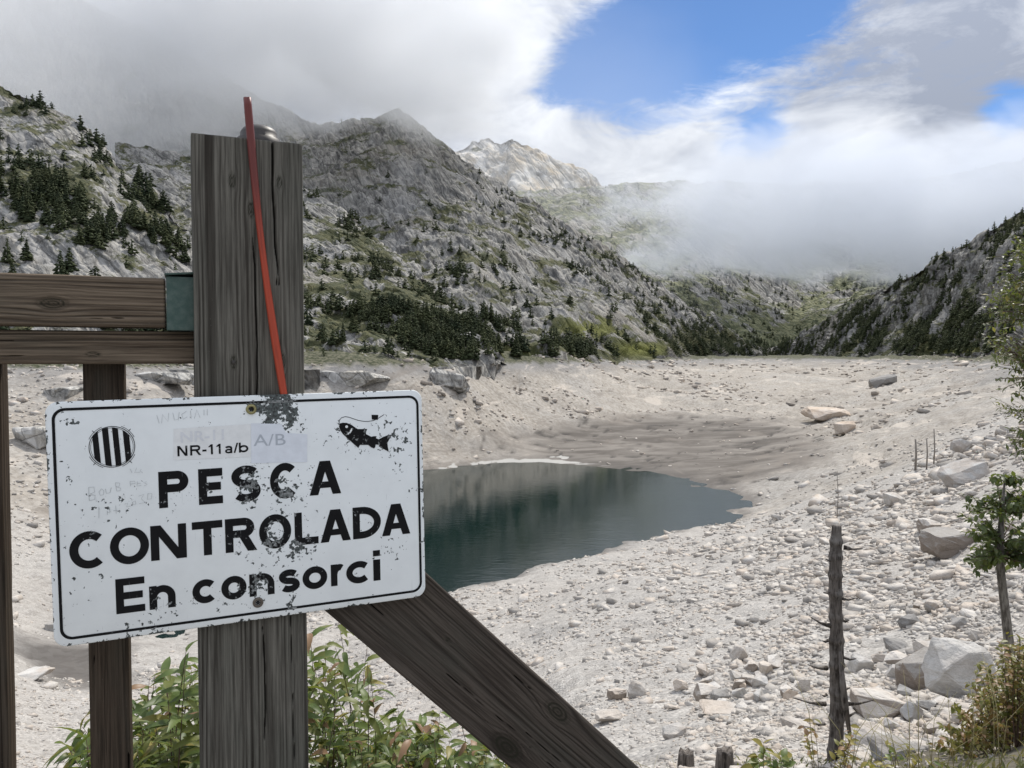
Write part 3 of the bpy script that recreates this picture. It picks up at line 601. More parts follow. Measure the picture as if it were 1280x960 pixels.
m_grey = rock_mat('grey granite slab', (0.27, 0.27, 0.265), (0.40, 0.395, 0.385))
m_orange = rock_mat('warm orange granite boulder', (0.50, 0.39, 0.29), (0.60, 0.51, 0.42), scale=0.2)
def slab(seed, flat, cut=0):
    """broken angular block: a skewed box with some corners knocked off"""
    r = random.Random(seed); bm = bmesh.new(); sk = [r.uniform(-0.35, 0.35) for k in range(3)]
    for x in (-1, 1):
        for y in (-1, 1):
            for z in (-1, 1):
                p = Vector((x * r.uniform(0.55, 1.0), y * r.uniform(0.45, 0.9), z * flat * r.uniform(0.55, 1.0))); p.x += sk[0] * p.z + sk[1] * p.y
                if r.random() < cut: bm.verts.new(p * 0.72 + Vector((x * .3, 0, 0))); bm.verts.new(p * 0.8 + Vector((0, y * .18, -z * flat * .2)))
                else: bm.verts.new(p)
    bmesh.ops.convex_hull(bm, input=bm.verts[:]); loose = [v for v in bm.verts if not v.link_faces]
    if loose: bmesh.ops.delete(bm, geom=loose, context='VERTS')
    bm.normal_update(); bm.verts.index_update(); V = np.array([v.co[:] for v in bm.verts]); F = [tuple(v.index for v in f.verts) for f in bm.faces]; bm.free(); return V, F
HV = [slab(100 + k, 0.35 + 0.07 * (k % 5), 0.5) for k in range(12)]
HM = [mesh_from('rock', *h) for h in HV]
for me in HM: me.materials.append(m_stone)

def scatter(n, pxr, Dr, keep):
    """random ground points, denser close by"""
    out = []
    while len(out) < n:
        px = rng.uniform(*pxr, size=4 * n); D = np.exp(rng.uniform(math.log(Dr[0]), math.log(Dr[1]), size=4 * n)); x = (px - 640) / FPX * D; z = bed_at(x, D)
        ok = keep(px, D, z); out += list(zip(x[ok], D[ok], z[ok], px[ok]))
    return out[:n]
clump = lambda x, y, sc, sd: fbm(np.stack([x / sc, y / sc, np.zeros_like(x)], 1), 3, sd)
def keep_talus(px, D, z):
    x = (px - 640) / FPX * D; c = clump(x / np.sqrt(D), D / np.sqrt(D), 0.9, 19)
    edge = np.interp(px, [600, 945, 1050, 1130, 1190, 1250, 1400], [105, 125, 112, 108, 125, 140, 160])
    dens = np.clip(0.55 + 1.5 * c, 0.10, 1) * np.clip((edge * 1.1 - D) / 20, 0.0, 1); fan = np.exp(-((px - 700) / 200.0) ** 2) * (z > -21) * (D > 190); rb = np.exp(-((px - 1120) / 120.0) ** 2) * (D > 120); farc = np.clip(0.35 + 2.2 * clump(x, D * 2, 60.0, 43), 0.02, 1); dens = np.maximum(dens, (0.12 + 0.9 * fan + 0.40 * rb) * farc)
    dens = np.where((px > 640) & (px < 1010) & (D > 165) & (z < -21.5), 0.03, dens); dens = np.where((px < 160) & (D > 54) & (D < 68), 0.02, dens); dens = np.where((px < 260) & (D > 88) & (rng.random(len(px)) < 0.8), 0.75, dens); dens = np.where((z < WATER + 0.15), 0, dens); dens *= np.where((z < -24.5) & (px < 330), 0.1, 1)
    return rng.random(len(px)) < dens
pts = scatter(41000, (-20, 1320), (4.2, 600), keep_talus)
stones = []
for x, y, z, px in pts:
    u = rng.random(); spx = 2.4 + 2.3 * (1 / (1 - 0.988 * u)) ** 0.55         # size on the picture: many small, few big
    right = np.clip((px - 820) / 350, 0, 1); spx *= 0.62 + 0.40 * right * (y < 110)
    sz = min(spx, 34) * y / FPX * 0.5
    stones.append((spx, x, y, z, min(sz, 1.9)))
def keep_heap(px, D, z):
    x = (px - 640) / FPX * D; c = clump(x / np.sqrt(D), D / np.sqrt(D), 0.7, 29); return (rng.random(len(px)) < np.clip(0.35 + 2.2 * c, 0.02, 1) * np.clip((px - 830) / 260, 0.04, 1)) & (z > WATER + 0.3)
for x, y, z, px in scatter(13000, (740, 1320), (7.5, 95), keep_heap):
    spx = rng.uniform(3.0, 7.5) if rng.random() < 0.85 else rng.uniform(7.5, 16)
    stones.append((spx, x, y, z, min(spx * y / FPX * 0.5, 1.3)))
stones.sort(key=lambda s: -s[0])
ROCKL = [(lambda px, y: y < 26 and px > 980, 'pale angular stone in the rubble around the dead trunk', 'stones round the dead trunk'),
         (lambda px, y: y < 26, 'pale angular stone on the near bank beside the wooden brace', 'stones on the near bank'),
         (lambda px, y: y < 120 and px > 900, 'pale broken stone on the grey scree right of the pool', 'stones on the scree'),
         (lambda px, y: y < 125, 'pale stone on the bank between brace and pool', 'stones on the bank above the pool'),
         (lambda px, y: px < 300, 'pale stone on the far bank behind the fence', 'stones behind the fence'),
         (lambda px, y: True, 'large pale stone lying far out on the dry lake bed', 'stones far out on the lake bed')]
for k, (spx, x, y, z, sz) in enumerate(stones[:290]):
    o = obj('stone', HM[k % 12], None, None, (x, y, z + sz * 0.12), (rng.uniform(-0.35, 0.35), rng.uniform(-0.35, 0.35), rng.uniform(0, 6.28)))
    o.scale = (sz * rng.uniform(0.8, 1.25), sz * rng.uniform(0.8, 1.2), sz * rng.uniform(0.75, 1.25))
    px = x / y * FPX + 640
    for f, lab, gr in ROCKL:
        if f(px, y): sh = ('thin flat', 'low flat', 'chunky', 'thick', 'blocky')[(k % 12) % 5]; tag(o, sh + ' ' + lab, 'stone', sh + ' ' + gr); break
Vs, Fs, tn, wr, n = [], [], [], [], 0
LOWH = [slab(300 + k, 0.34 + 0.08 * (k % 4), 0.1) for k in range(14)]
for k, (spx, x, y, z, sz) in enumerate(stones[290:]):
    V, F = LOWH[k % 14]; e = [rng.uniform(-0.4, 0.4), rng.uniform(-0.4, 0.4), rng.uniform(0, 6.28)]
    from mathutils import Euler
    Mx = np.array(Euler(e).to_matrix()); s3 = sz * rng.uniform(0.75, 1.3, 3)
    Vs.append((V * s3) @ Mx.T + np.array([x, y, z + sz * rng.uniform(-0.22, 0.22)])); Fs += [tuple(i + n for i in f) for f in F]; n += len(V); tn.append(np.full(len(V), rng.random())); wr.append(np.full(len(V), float(np.clip((y - 150) / 60, 0, 1)) * rng.uniform(0.3, 1.0)))
me = mesh_from('rubble', np.concatenate(Vs), Fs); add_attr(me, 'tone', np.concatenate(tn)); add_attr(me, 'far', np.concatenate(wr))
tag(obj('rubble', me, m_loose), 'loose pale rubble covering the drained banks', 'rubble', kind='stuff')

# ---- the boulders one can single out
def boulder(px, py, wpx, hpx, D, material, label, seed, dpx=None, tilt=(0, 0, 0), n=26, cat='boulder'):
    """py: where its foot stands"""
    c = at(px, py, D); wv, hv = wpx * D / FPX, hpx * D / FPX; dv_ = (dpx or wpx * 0.8) * D / FPX
    r = random.Random(seed); bm = bmesh.new()
    for k in range(n):
        v = Vector((r.uniform(-1, 1), r.uniform(-1, 1), r.uniform(-1, 1)))
        m_ = max(abs(v.x), abs(v.y), abs(v.z)); v = v / m_ * r.uniform(0.82, 1.0); l = v.length
        if l > 1.3: v *= 1.3 / l
        bm.verts.new((v.x * wv / 2, v.y * dv_ / 2, v.z * hv / 2))
    bmesh.ops.convex_hull(bm, input=bm.verts[:]); loose = [v for v in bm.verts if not v.link_faces]
    if loose: bmesh.ops.delete(bm, geom=loose, context='VERTS')
    bmesh.ops.dissolve_limit(bm, angle_limit=R(14), verts=bm.verts[:], edges=bm.edges[:])
    bmesh.ops.bevel(bm, geom=bm.edges[:], offset=min(wv, hv) * 0.035, segments=2, affect='EDGES', profile=0.6)
    bmesh.ops.triangulate(bm, faces=bm.faces[:])
    bmesh.ops.subdivide_edges(bm, edges=[e for e in bm.edges if e.calc_length() > wv * 0.12], cuts=2, use_grid_fill=True)
    P_ = np.array([v.co[:] for v in bm.verts]); dn = fbm(P_ / (wv * 0.22) + seed, 4, seed % 97) * wv * 0.035
    bm.normal_update()
    for v, d_ in zip(bm.verts, dn): v.co += v.normal * d_
    o = bm_obj('boulder', bm, material); o.location = (c.x, c.y + dv_ * 0.4, c.z + hv * 0.42); o.rotation_euler = tilt
    # settle on the ground
    g = float(bed_at(o.location.x, o.location.y)[0]); zb = o.location.z - hv * 0.5
    if zb > g - hv * 0.1: o.location.z = g - hv * 0.12 + hv * 0.5
    tag(o, label, cat); return o
def Dg(px, py):
    """distance at which the view ray meets the ground"""
    Ds = np.exp(np.linspace(math.log(3), math.log(1200), 900)); r = ray(px, py); g = bed_at(r.x / r.y * Ds, Ds); hit = np.nonzero(r.z / r.y * Ds < g)[0]
    return float(Ds[hit[0]]) if len(hit) else 1200.0
m_shore = rock_material('jointed shore bedrock', 0.75, 1.25)
m_bpale = rock_mat('pale grey boulder granite', (0.37, 0.355, 0.33), (0.53, 0.515, 0.49), k=0.4)
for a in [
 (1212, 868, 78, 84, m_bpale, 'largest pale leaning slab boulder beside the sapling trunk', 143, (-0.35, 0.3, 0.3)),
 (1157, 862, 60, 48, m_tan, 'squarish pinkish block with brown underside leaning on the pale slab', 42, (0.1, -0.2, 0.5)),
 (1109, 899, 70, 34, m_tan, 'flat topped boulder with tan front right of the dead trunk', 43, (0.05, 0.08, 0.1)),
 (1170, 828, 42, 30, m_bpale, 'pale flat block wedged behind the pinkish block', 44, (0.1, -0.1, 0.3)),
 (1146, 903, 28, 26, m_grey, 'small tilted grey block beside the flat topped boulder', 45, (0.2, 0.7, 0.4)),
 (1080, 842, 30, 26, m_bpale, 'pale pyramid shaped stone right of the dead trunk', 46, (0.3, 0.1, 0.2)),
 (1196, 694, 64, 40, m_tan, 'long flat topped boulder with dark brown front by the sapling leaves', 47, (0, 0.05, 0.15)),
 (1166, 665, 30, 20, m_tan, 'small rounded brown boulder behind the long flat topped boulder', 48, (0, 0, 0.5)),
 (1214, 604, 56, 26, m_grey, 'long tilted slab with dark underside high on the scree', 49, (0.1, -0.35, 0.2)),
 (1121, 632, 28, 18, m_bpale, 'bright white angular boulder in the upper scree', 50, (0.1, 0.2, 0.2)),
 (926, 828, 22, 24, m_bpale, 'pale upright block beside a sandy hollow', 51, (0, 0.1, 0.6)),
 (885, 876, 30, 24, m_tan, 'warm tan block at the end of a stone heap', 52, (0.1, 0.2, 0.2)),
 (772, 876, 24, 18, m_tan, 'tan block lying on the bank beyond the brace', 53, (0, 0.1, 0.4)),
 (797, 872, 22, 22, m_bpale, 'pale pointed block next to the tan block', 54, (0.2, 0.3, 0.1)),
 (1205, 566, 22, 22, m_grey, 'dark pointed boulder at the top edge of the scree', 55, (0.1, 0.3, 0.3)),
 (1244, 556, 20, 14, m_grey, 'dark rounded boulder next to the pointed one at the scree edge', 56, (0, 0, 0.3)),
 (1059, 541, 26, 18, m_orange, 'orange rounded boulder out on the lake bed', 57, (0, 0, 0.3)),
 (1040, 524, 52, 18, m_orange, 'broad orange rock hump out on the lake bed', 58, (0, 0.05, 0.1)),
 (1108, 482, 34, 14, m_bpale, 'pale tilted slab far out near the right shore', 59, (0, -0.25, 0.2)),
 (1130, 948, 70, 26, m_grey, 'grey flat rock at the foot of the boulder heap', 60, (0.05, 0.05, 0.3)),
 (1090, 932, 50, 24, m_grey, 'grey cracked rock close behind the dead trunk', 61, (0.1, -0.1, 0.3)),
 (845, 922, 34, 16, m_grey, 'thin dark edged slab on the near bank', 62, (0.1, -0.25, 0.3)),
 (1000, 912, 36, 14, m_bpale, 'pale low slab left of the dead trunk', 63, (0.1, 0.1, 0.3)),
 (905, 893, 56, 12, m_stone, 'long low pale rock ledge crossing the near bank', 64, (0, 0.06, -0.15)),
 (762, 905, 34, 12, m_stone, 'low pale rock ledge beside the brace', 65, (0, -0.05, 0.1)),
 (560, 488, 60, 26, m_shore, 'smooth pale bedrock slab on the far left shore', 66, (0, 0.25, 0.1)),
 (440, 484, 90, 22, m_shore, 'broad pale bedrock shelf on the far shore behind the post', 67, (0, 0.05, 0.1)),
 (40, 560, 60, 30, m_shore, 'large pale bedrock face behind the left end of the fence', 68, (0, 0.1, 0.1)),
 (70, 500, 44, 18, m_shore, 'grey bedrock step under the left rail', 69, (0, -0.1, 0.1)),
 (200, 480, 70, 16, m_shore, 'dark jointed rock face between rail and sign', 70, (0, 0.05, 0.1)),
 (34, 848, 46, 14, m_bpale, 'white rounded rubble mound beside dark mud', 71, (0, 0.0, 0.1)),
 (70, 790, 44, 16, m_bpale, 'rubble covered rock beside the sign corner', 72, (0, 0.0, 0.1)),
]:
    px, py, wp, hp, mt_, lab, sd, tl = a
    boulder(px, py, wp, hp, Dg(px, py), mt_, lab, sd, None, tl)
rh = random.Random(77)
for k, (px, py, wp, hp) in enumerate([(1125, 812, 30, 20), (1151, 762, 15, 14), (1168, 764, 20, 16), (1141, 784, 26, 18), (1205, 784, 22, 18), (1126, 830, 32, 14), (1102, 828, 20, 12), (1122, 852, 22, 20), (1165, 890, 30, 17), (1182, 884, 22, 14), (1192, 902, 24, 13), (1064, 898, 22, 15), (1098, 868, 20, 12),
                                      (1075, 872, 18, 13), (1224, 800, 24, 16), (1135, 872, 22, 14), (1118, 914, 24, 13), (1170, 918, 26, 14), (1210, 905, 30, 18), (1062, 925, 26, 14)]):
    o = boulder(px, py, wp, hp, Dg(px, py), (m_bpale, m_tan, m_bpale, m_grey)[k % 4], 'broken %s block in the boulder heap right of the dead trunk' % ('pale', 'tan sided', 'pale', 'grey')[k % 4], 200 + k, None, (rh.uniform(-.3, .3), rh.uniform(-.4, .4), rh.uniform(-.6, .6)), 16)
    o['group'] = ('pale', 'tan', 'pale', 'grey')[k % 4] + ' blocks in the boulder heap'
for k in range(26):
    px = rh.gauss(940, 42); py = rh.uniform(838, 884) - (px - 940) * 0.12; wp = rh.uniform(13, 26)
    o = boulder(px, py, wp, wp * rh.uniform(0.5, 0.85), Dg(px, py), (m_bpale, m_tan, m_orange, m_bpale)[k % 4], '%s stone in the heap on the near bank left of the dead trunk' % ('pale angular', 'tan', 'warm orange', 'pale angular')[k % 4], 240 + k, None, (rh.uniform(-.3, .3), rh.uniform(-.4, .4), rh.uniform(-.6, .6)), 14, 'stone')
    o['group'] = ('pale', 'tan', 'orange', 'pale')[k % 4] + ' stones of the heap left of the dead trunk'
# ================================================================ the wooden fence
FA = math.atan2(0.199, 0.475)                      # the fence runs at this angle to the picture plane
FO = Vector((-0.613, 1.017, -1.5)); E1 = Vector((math.cos(FA), math.sin(FA), 0)); E2 = Vector((-math.sin(FA), math.cos(FA), 0))
def fl(px, py, y=0.0):
    """fence-local (x, z) where the view ray meets the plane y"""
    r = ray(px, py); k = (FO.dot(E2) + y) / r.dot(E2); p = r * k - FO
    return p.dot(E1), p.z
fence = empty('wooden_fence', FO, (0, 0, FA)); tag(fence, 'weathered dark wooden fence with thick post, rails and diagonal brace', 'fence')

def wood_mat(name, dark, light, gk=1.0):
    m, t = mat(name); tc = t.node('ShaderNodeTexCoord').outputs['Object']
    fib = t.noise(t.mapping(tc, scale=(260, 260, 7)), 1.0, 5, 0.65, 0.2); blot = t.noise(t.mapping(tc, scale=(9, 9, 3)), 1.0, 5, 0.6); sp = t.noise(tc, 420, 2, 0.5)
    c = t.mix(t.ramp(fib, 0.32, 0.68), dark + (1,), light + (1,))
    c = t.mix(t.math('MULTIPLY', t.ramp(blot, 0.45, 0.7), 0.4), c, (0.060, 0.066, 0.055, 1))
    c = t.mix(t.math('MULTIPLY', t.attr('grain'), 0.9 * gk), c, (0.020, 0.016, 0.013, 1))
    c = t.mix(t.math('MULTIPLY', t.attr('knot'), 0.9), c, (0.022, 0.022, 0.015, 1))
    c = t.mix(t.attr('crack'), c, (0.006, 0.005, 0.004, 1))
    c = t.mix(t.ramp(sp, 0.70, 0.78, 0, 0.35), c, (0.25, 0.24, 0.22, 1))
    t.out(t.principled(c, 0.82, t.bump(t.math('ADD', fib, t.math('MULTIPLY', t.attr('grain'), -0.8)), 0.6, 0.0014), 0.08)); return m
m_post = wood_mat('weathered grey post timber', (0.070, 0.065, 0.055), (0.180, 0.170, 0.145)); m_rail = wood_mat('weathered brown rail timber', (0.085, 0.064, 0.046), (0.21, 0.165, 0.120))
m_brace = wood_mat('dark brown brace timber', (0.042, 0.034, 0.028), (0.098, 0.082, 0.068)); m_bal = wood_mat('brown baluster timber', (0.040, 0.030, 0.022), (0.092, 0.070, 0.052))

def timber(name, W, Tk, L, material, knots=(), cracks=(), seed=0, lam=0.0095, nx=100, nz=420, relief=0.0007, wobble=0.004, parent=None):
    """beam: front face on y = 0, x in 0..W, z in 0..L, thickness Tk; grain flows round its knots"""
    c = 0.004
    per = [(x, 0.0, 0, -1) for x in np.linspace(c, W - c, nx)] + [(W - c * 0.3, c * 0.3, .7, -.7)] + [(W, y, 1, 0) for y in np.linspace(c, Tk - c, max(8, nx // 5))] \
        + [(x, Tk, 0, 1) for x in np.linspace(W - c, c, 12)] + [(0.0, y, -1, 0) for y in np.linspace(Tk - c, c, max(8, nx // 5))] + [(c * 0.3, c * 0.3, -.7, -.7)]
    per = np.array(per); npm = len(per); zs = np.linspace(0, L, nz)
    X = np.repeat(per[None, :, 0], nz, 0); Y = np.repeat(per[None, :, 1], nz, 0); Zt = np.repeat(zs[:, None], npm, 1)
    front = np.clip(1 - Y / 0.006, 0, 1)
    a = X + (Y * 0.8 + 0.031) * np.where(X > W / 2, 1, -1) * (Y > 0.0005)
    psi = a.copy(); kn = np.zeros_like(a)
    for kx, kz, kr in knots:
        dx = a - kx; dz = (Zt - kz) / 2.2; r2 = dx * dx + dz * dz + 1e-9; rr = np.sqrt(r2); g = np.exp(-r2 / (kr * 5.5) ** 2)
        out = np.maximum(r2, kr * kr); psi = psi - dx * (kr * kr / out) * 1.0
        ins = np.clip((kr * 1.05 - rr) / (kr * 0.25), 0, 1); kn = np.maximum(kn, ins * (0.55 + 0.45 * np.cos(rr / kr * 19)))
    nz3 = np.stack([psi.ravel() * 26, np.full(psi.size, seed * 3.1), Zt.ravel() * 1.6], 1)
    psi = psi + (pnoise(nz3, seed) * wobble * 1.6 + pnoise(nz3 * np.array([3, 1, 3]), seed + 5) * wobble * 0.35).reshape(psi.shape)
    psi = psi + 0.010 * pnoise(np.stack([psi.ravel() * 14, np.full(psi.size, 9.2), Zt.ravel() * 0.35], 1), seed + 44).reshape(psi.shape)
    h = psi / lam + 1.6 * pnoise(np.stack([psi.ravel() * 60, np.zeros(psi.size), np.full(psi.size, seed + .5)], 1), seed + 9).reshape(psi.shape)
    line = (0.5 + 0.5 * np.cos(2 * math.pi * h)) ** 4
    amp_ = 0.55 + 0.9 * pnoise(np.stack([psi.ravel() * 34, np.full(psi.size, 4.4), Zt.ravel() * 0.8], 1), seed + 15).reshape(psi.shape)
    line *= np.clip(amp_, 0.12, 1)
    ck = np.zeros_like(a); rk = random.Random(seed + 5); cracks = list(cracks)
    for k in range(int(L * 7)):                       # fine drying checks
        z0 = rk.uniform(-0.1, L); ll = rk.uniform(0.05, 0.22); x0 = rk.uniform(0.05, 0.95) * W; cracks.append((rk.uniform(0.0003, 0.0005), [(x0, z0), (x0 + rk.uniform(-0.002, 0.002), z0 + ll)]))
    for cw, pts_ in cracks:
        pa = np.array(pts_); xc = np.interp(Zt, pa[:, 1], pa[:, 0]); wd = np.interp(Zt, [pa[0, 1], pa[0, 1] + 0.05, pa[-1, 1] - 0.03, pa[-1, 1]], [0, cw, cw, cw * (1 if pa[-1, 1] >= L - 0.001 else 0)])
        xc = xc + 0.0007 * pnoise(np.stack([Zt.ravel() * 22, np.zeros(Zt.size), np.full(Zt.size, seed + .3)], 1), 3).reshape(Zt.shape) * 2
        ck = np.maximum(ck, np.clip(1.25 - np.abs(a - xc) / np.maximum(wd, 1e-5), 0, 1) * (wd > 1e-4) * (Y < 0.001))
    dsp = -relief * line * 1.5 - ck * 0.011 - kn * 0.001 + 0.0008 * pnoise(np.stack([a.ravel() * 9, Y.ravel() * 9, Zt.ravel() * 5], 1), seed + 31).reshape(a.shape)
    V = np.stack([X + per[None, :, 2] * dsp, Y + per[None, :, 3] * dsp, Zt], -1).reshape(-1, 3)
    i = np.arange(nz - 1)[:, None]; j = np.arange(npm)[None, :]; j2 = (j + 1) % npm
    F = np.stack([i * npm + j, i * npm + j2, (i + 1) * npm + j2, (i + 1) * npm + j], -1).reshape(-1, 4).tolist()
    F += [list(range(npm))[::-1], [(nz - 1) * npm + k for k in range(npm)]]
    me = mesh_from(name, V, F, True); add_attr(me, 'grain', line.ravel()); add_attr(me, 'knot', np.clip(kn, 0, 1).ravel()); add_attr(me, 'crack', ck.ravel())
    for p_ in list(me.polygons)[-2:]: p_.use_smooth = False
    return obj(name, me, material, parent)

PY0 = 0.011
pxl, _ = fl(242, 400, PY0); pxr, _ = fl(380.5, 400, PY0); _, pzt = fl(300, 172, PY0)
PW = pxr - pxl; kp = lambda px, py: (fl(px, py, PY0)[0] - pxl, fl(px, py, PY0)[1])
post = timber('post', PW, 0.15, pzt, m_post, [kp(290, 226) + (0.006,), kp(314, 262) + (0.006,), kp(292, 453) + (0.0055,), kp(349, 228) + (0.005,), kp(352, 452) + (0.007,), kp(344, 640) + (0.008,)],
              [(0.0011, [kp(318, 620), kp(322, 470), kp(321, 420), kp(318, 330), kp(316, 290)]), (0.0015, [kp(349, 360), kp(344, 300), kp(341, 230), (kp(340, 182)[0], pzt)]), (0.0009, [kp(330, 950), kp(332, 860), kp(328, 780)])],
              seed=3, nx=120, nz=620, parent=fence)
post.location = (pxl, PY0, 0)
# rails
def beam_h(name, px_end, pya, pyb, pxm, y, Tk, mtl, x_left, knots, seed, cracks=(), nz=380):
    xe = fl(px_end, (pya + pyb) / 2, y)[0]; zt = fl(pxm, pya, y)[1]; zb = fl(pxm, pyb, y)[1]; Wd = zt - zb; Lh = xe - x_left
    kk = []
    for kpx, kpy, kr in knots:
        x_, z_ = fl(kpx, kpy, y); kk.append((z_ - zb, xe - x_, kr))
    o = timber(name, Wd, Tk, Lh, mtl, kk, [(w_, [(fl(a, b, y)[1] - zb, xe - fl(a, b, y)[0]) for a, b in pp]) for w_, pp in cracks], seed, nx=60, nz=nz, lam=0.0075, parent=fence)
    # local x -> fence z, local z -> fence -x
    o.matrix_local = Matrix(((0, 0, -1, xe), (0, 1, 0, y), (1, 0, 0, zb), (0, 0, 0, 1))); return o, xe, zb, zt
ru, rux, ruz0, ruz1 = beam_h('upper_rail', 206, 344, 408, 100, 0.035, 0.06, m_rail, -0.95, [(66, 379, 0.009)], 7, ())
rl, rlx, rlz0, rlz1 = beam_h('lower_rail', 243, 413, 455, 100, 0.052, 0.05, m_rail, -0.95, [(116, 443, 0.005)], 8)
# balusters
def baluster(pxa, pxb, pym, seed):
    x0 = fl(pxa, pym, 0.075)[0]; x1 = fl(pxb, pym, 0.075)[0]
    o = timber('baluster', x1 - x0, 0.05, rlz0 + 0.03, m_bal, [], [], seed, nx=50, nz=200, lam=0.008, wobble=0.006, parent=fence); o.location = (x0, 0.103 - 0.0, 0)
    return o
def baluster2(pxa, pxb, pym, seed, y=0.085):
    x0 = fl(pxa, pym, y)[0]; x1 = fl(pxb, pym, y)[0]
    o = timber('baluster', x1 - x0, 0.05, (rlz0 + rlz1) / 2, m_bal, [], [], seed, nx=50, nz=220, lam=0.008, wobble=0.006, parent=fence); o.location = (x0, y, 0)
baluster2(103, 155, 470, 12); baluster2(-46, 6, 700, 13); baluster2(-195, -143, 700, 14)
# the far end post of this fence panel, beyond the picture
ep = timber('post', PW, 0.15, pzt, m_post, [], [], 21, nx=30, nz=60, parent=fence); ep.location = (-0.95 - PW + 0.03, PY0, 0)
# brace
by = 0.022
A1, B1 = Vector(fl(537, 720, by)), Vector(fl(800, 961, by)); A2, B2 = Vector(fl(410, 768, by)), Vector(fl(640, 961, by))
dv1 = (B1 - A1).normalized(); nv = Vector((dv1.y, -dv1.x))          # along, and across (up-right side)
if nv.y < 0: nv = -nv
Wb = (A1 - (A2 + (B2 - A2) * 0.5)).dot(nv); top0 = A1 - dv1 * 0.30
Lb = (top0.y - 0.02) / -dv1.y
def kb(px, py, kr):
    v = Vector(fl(px, py, by)) - top0; return (Wb + v.dot(nv), v.dot(dv1), kr)
brace = timber('brace', Wb, 0.07, Lb, m_brace, [kb(634, 935, 0.017), kb(697, 890, 0.015), kb(560, 800, 0.004)], (), seed=17, nx=110, nz=700, lam=0.0105, wobble=0.010, parent=fence)
o3 = top0 - nv * Wb
# columns: local x -> nv, local y -> away, local z -> dv1
brace.matrix_local = Matrix(((nv.x, 0, dv1.x, o3.x), (0, 1, 0, by), (nv.y, 0, dv1.y, o3.y), (0, 0, 0, 1)))
# green metal shoe holding the upper rail to the post
m_green, t = mat('faded green painted steel'); tc = t.node('ShaderNodeTexCoord').outputs['Object']
gn = t.noise(tc, 90, 5, 0.65)
t.out(t.principled(t.mix(t.ramp(gn, 0.35, 0.7), (0.045, 0.085, 0.072, 1), (0.085, 0.125, 0.108, 1)), 0.5, t.bump(gn, 0.2, 0.0006), 0.4))
gx0 = fl(208, 380, 0.031)[0]; gx1 = fl(242, 380, 0.031)[0]; gz1 = fl(225, 346, 0.031)[1]; gz0 = fl(225, 413, 0.031)[1]
bm = bmesh.new(); box_bm(bm, (gx0, 0.031, gz0), (gx1 + 0.006, 0.034, gz1)); box_bm(bm, (gx0, 0.0345, gz1 - 0.003), (gx1 + 0.004, 0.098, gz1)); box_bm(bm, (gx0, 0.0345, gz0), (gx1 + 0.004, 0.098, gz0 + 0.003))
fl_ = box_bm(bm, (gx0 - 0.002, 0.026, gz1 + 0.0004), (gx1 + 0.003, 0.07, gz1 + 0.003))
for v in fl_:
    if v.co.y < 0.03: v.co.z += 0.004 * (0.3 + (v.co.x - gx0) * 22)
bmesh.ops.bevel(bm, geom=bm.edges[:], offset=0.0007, segments=2, affect='EDGES')
bm_obj('bracket', bm, m_green, fence)
# bolt cap on the post top
m_cap, t = mat('dark weathered steel cap'); tc = t.node('ShaderNodeTexCoord').outputs['Object']
t.out(t.principled(t.mix(t.noise(tc, 150, 4), (0.02, 0.018, 0.017, 1), (0.07, 0.06, 0.052, 1)), 0.5, None, 0.4))
def lathe(prof, seg=28):
    V, F = [], []
    for r, z in prof:
        for k in range(seg): a = 2 * math.pi * k / seg; V.append((r * math.cos(a), r * math.sin(a), z))
    for i in range(len(prof) - 1):
        for k in range(seg): F.append((i * seg + k, i * seg + (k + 1) % seg, (i + 1) * seg + (k + 1) % seg, (i + 1) * seg + k))
    F.append(tuple(range(seg))[::-1]); F.append(tuple((len(prof) - 1) * seg + k for k in range(seg))); return V, F
V, F = lathe([(0.031, -0.004), (0.032, 0.0), (0.032, 0.013), (0.0275, 0.0145), (0.0275, 0.022), (0.024, 0.028), (0.016, 0.0325), (0.005, 0.034)])
cp = obj('bolt_cap', mesh_from('bolt_cap', V, F, False), m_cap, fence); cp.location = (fl(322, 164, 0.07)[0] + 0.002, 0.07, pzt + 0.002)
# every timber is screwed together with small screws
V, F = lathe([(0.003, -0.003), (0.0032, 0.0), (0.0022, 0.0008), (0.0006, 0.0008)], 12); SM = mesh_from('screw', V, F); SM.materials.append(m_cap)
for px, py, y in [(292, 453, PY0)]:
    x_, z_ = fl(px, py, y); s_ = obj('screw', SM, None, fence, (x_, y, z_), (R(90), 0, 0))

# ================================================================ the red tube on the post
m_red, t = mat('red plastic tube faded darker at its top'); tc = t.node('ShaderNodeTexCoord').outputs['Object']
sz = t.node('ShaderNodeSeparateXYZ'); t.put(sz.inputs[0], tc)
rn = t.noise(t.mapping(tc, scale=(300, 300, 12)), 1, 4, 0.6)
c = t.mix(t.ramp(sz.outputs[2], 0.18, 0.33), (0.42, 0.060, 0.026, 1), (0.15, 0.034, 0.028, 1)); c = t.mix(t.ramp(rn, 0.5, 0.75, 0, 0.5), c, (0.12, 0.02, 0.012, 1))
t.out(t.principled(c, 0.42, t.bump(rn, 0.3, 0.001), 0.4))
yT = 0.0055
ta = fl(309, 122, yT); tb = fl(355, 490, yT); L_ = math.hypot(ta[0] - tb[0], ta[1] - tb[1]); npt = 40
Vt, Ft = [], []
for i in range(npt):
    f = i / (npt - 1); zz = -0.02 + f * (L_ + 0.02); wv = 0.0052 + 0.0006 * math.sin(f * 9); xo = -0.0045 * math.sin(f * math.pi) * 1.2
    prof = [(-1, 0), (-0.75, -0.75), (-0.3, -1), (0.0, -0.72), (0.3, -1), (0.75, -0.75), (1, 0), (0.75, 0.75), (0, 1), (-0.75, 0.75)]
    for a_, b_ in prof: Vt.append((xo + a_ * wv, b_ * 0.0042, zz))
n_ = 10
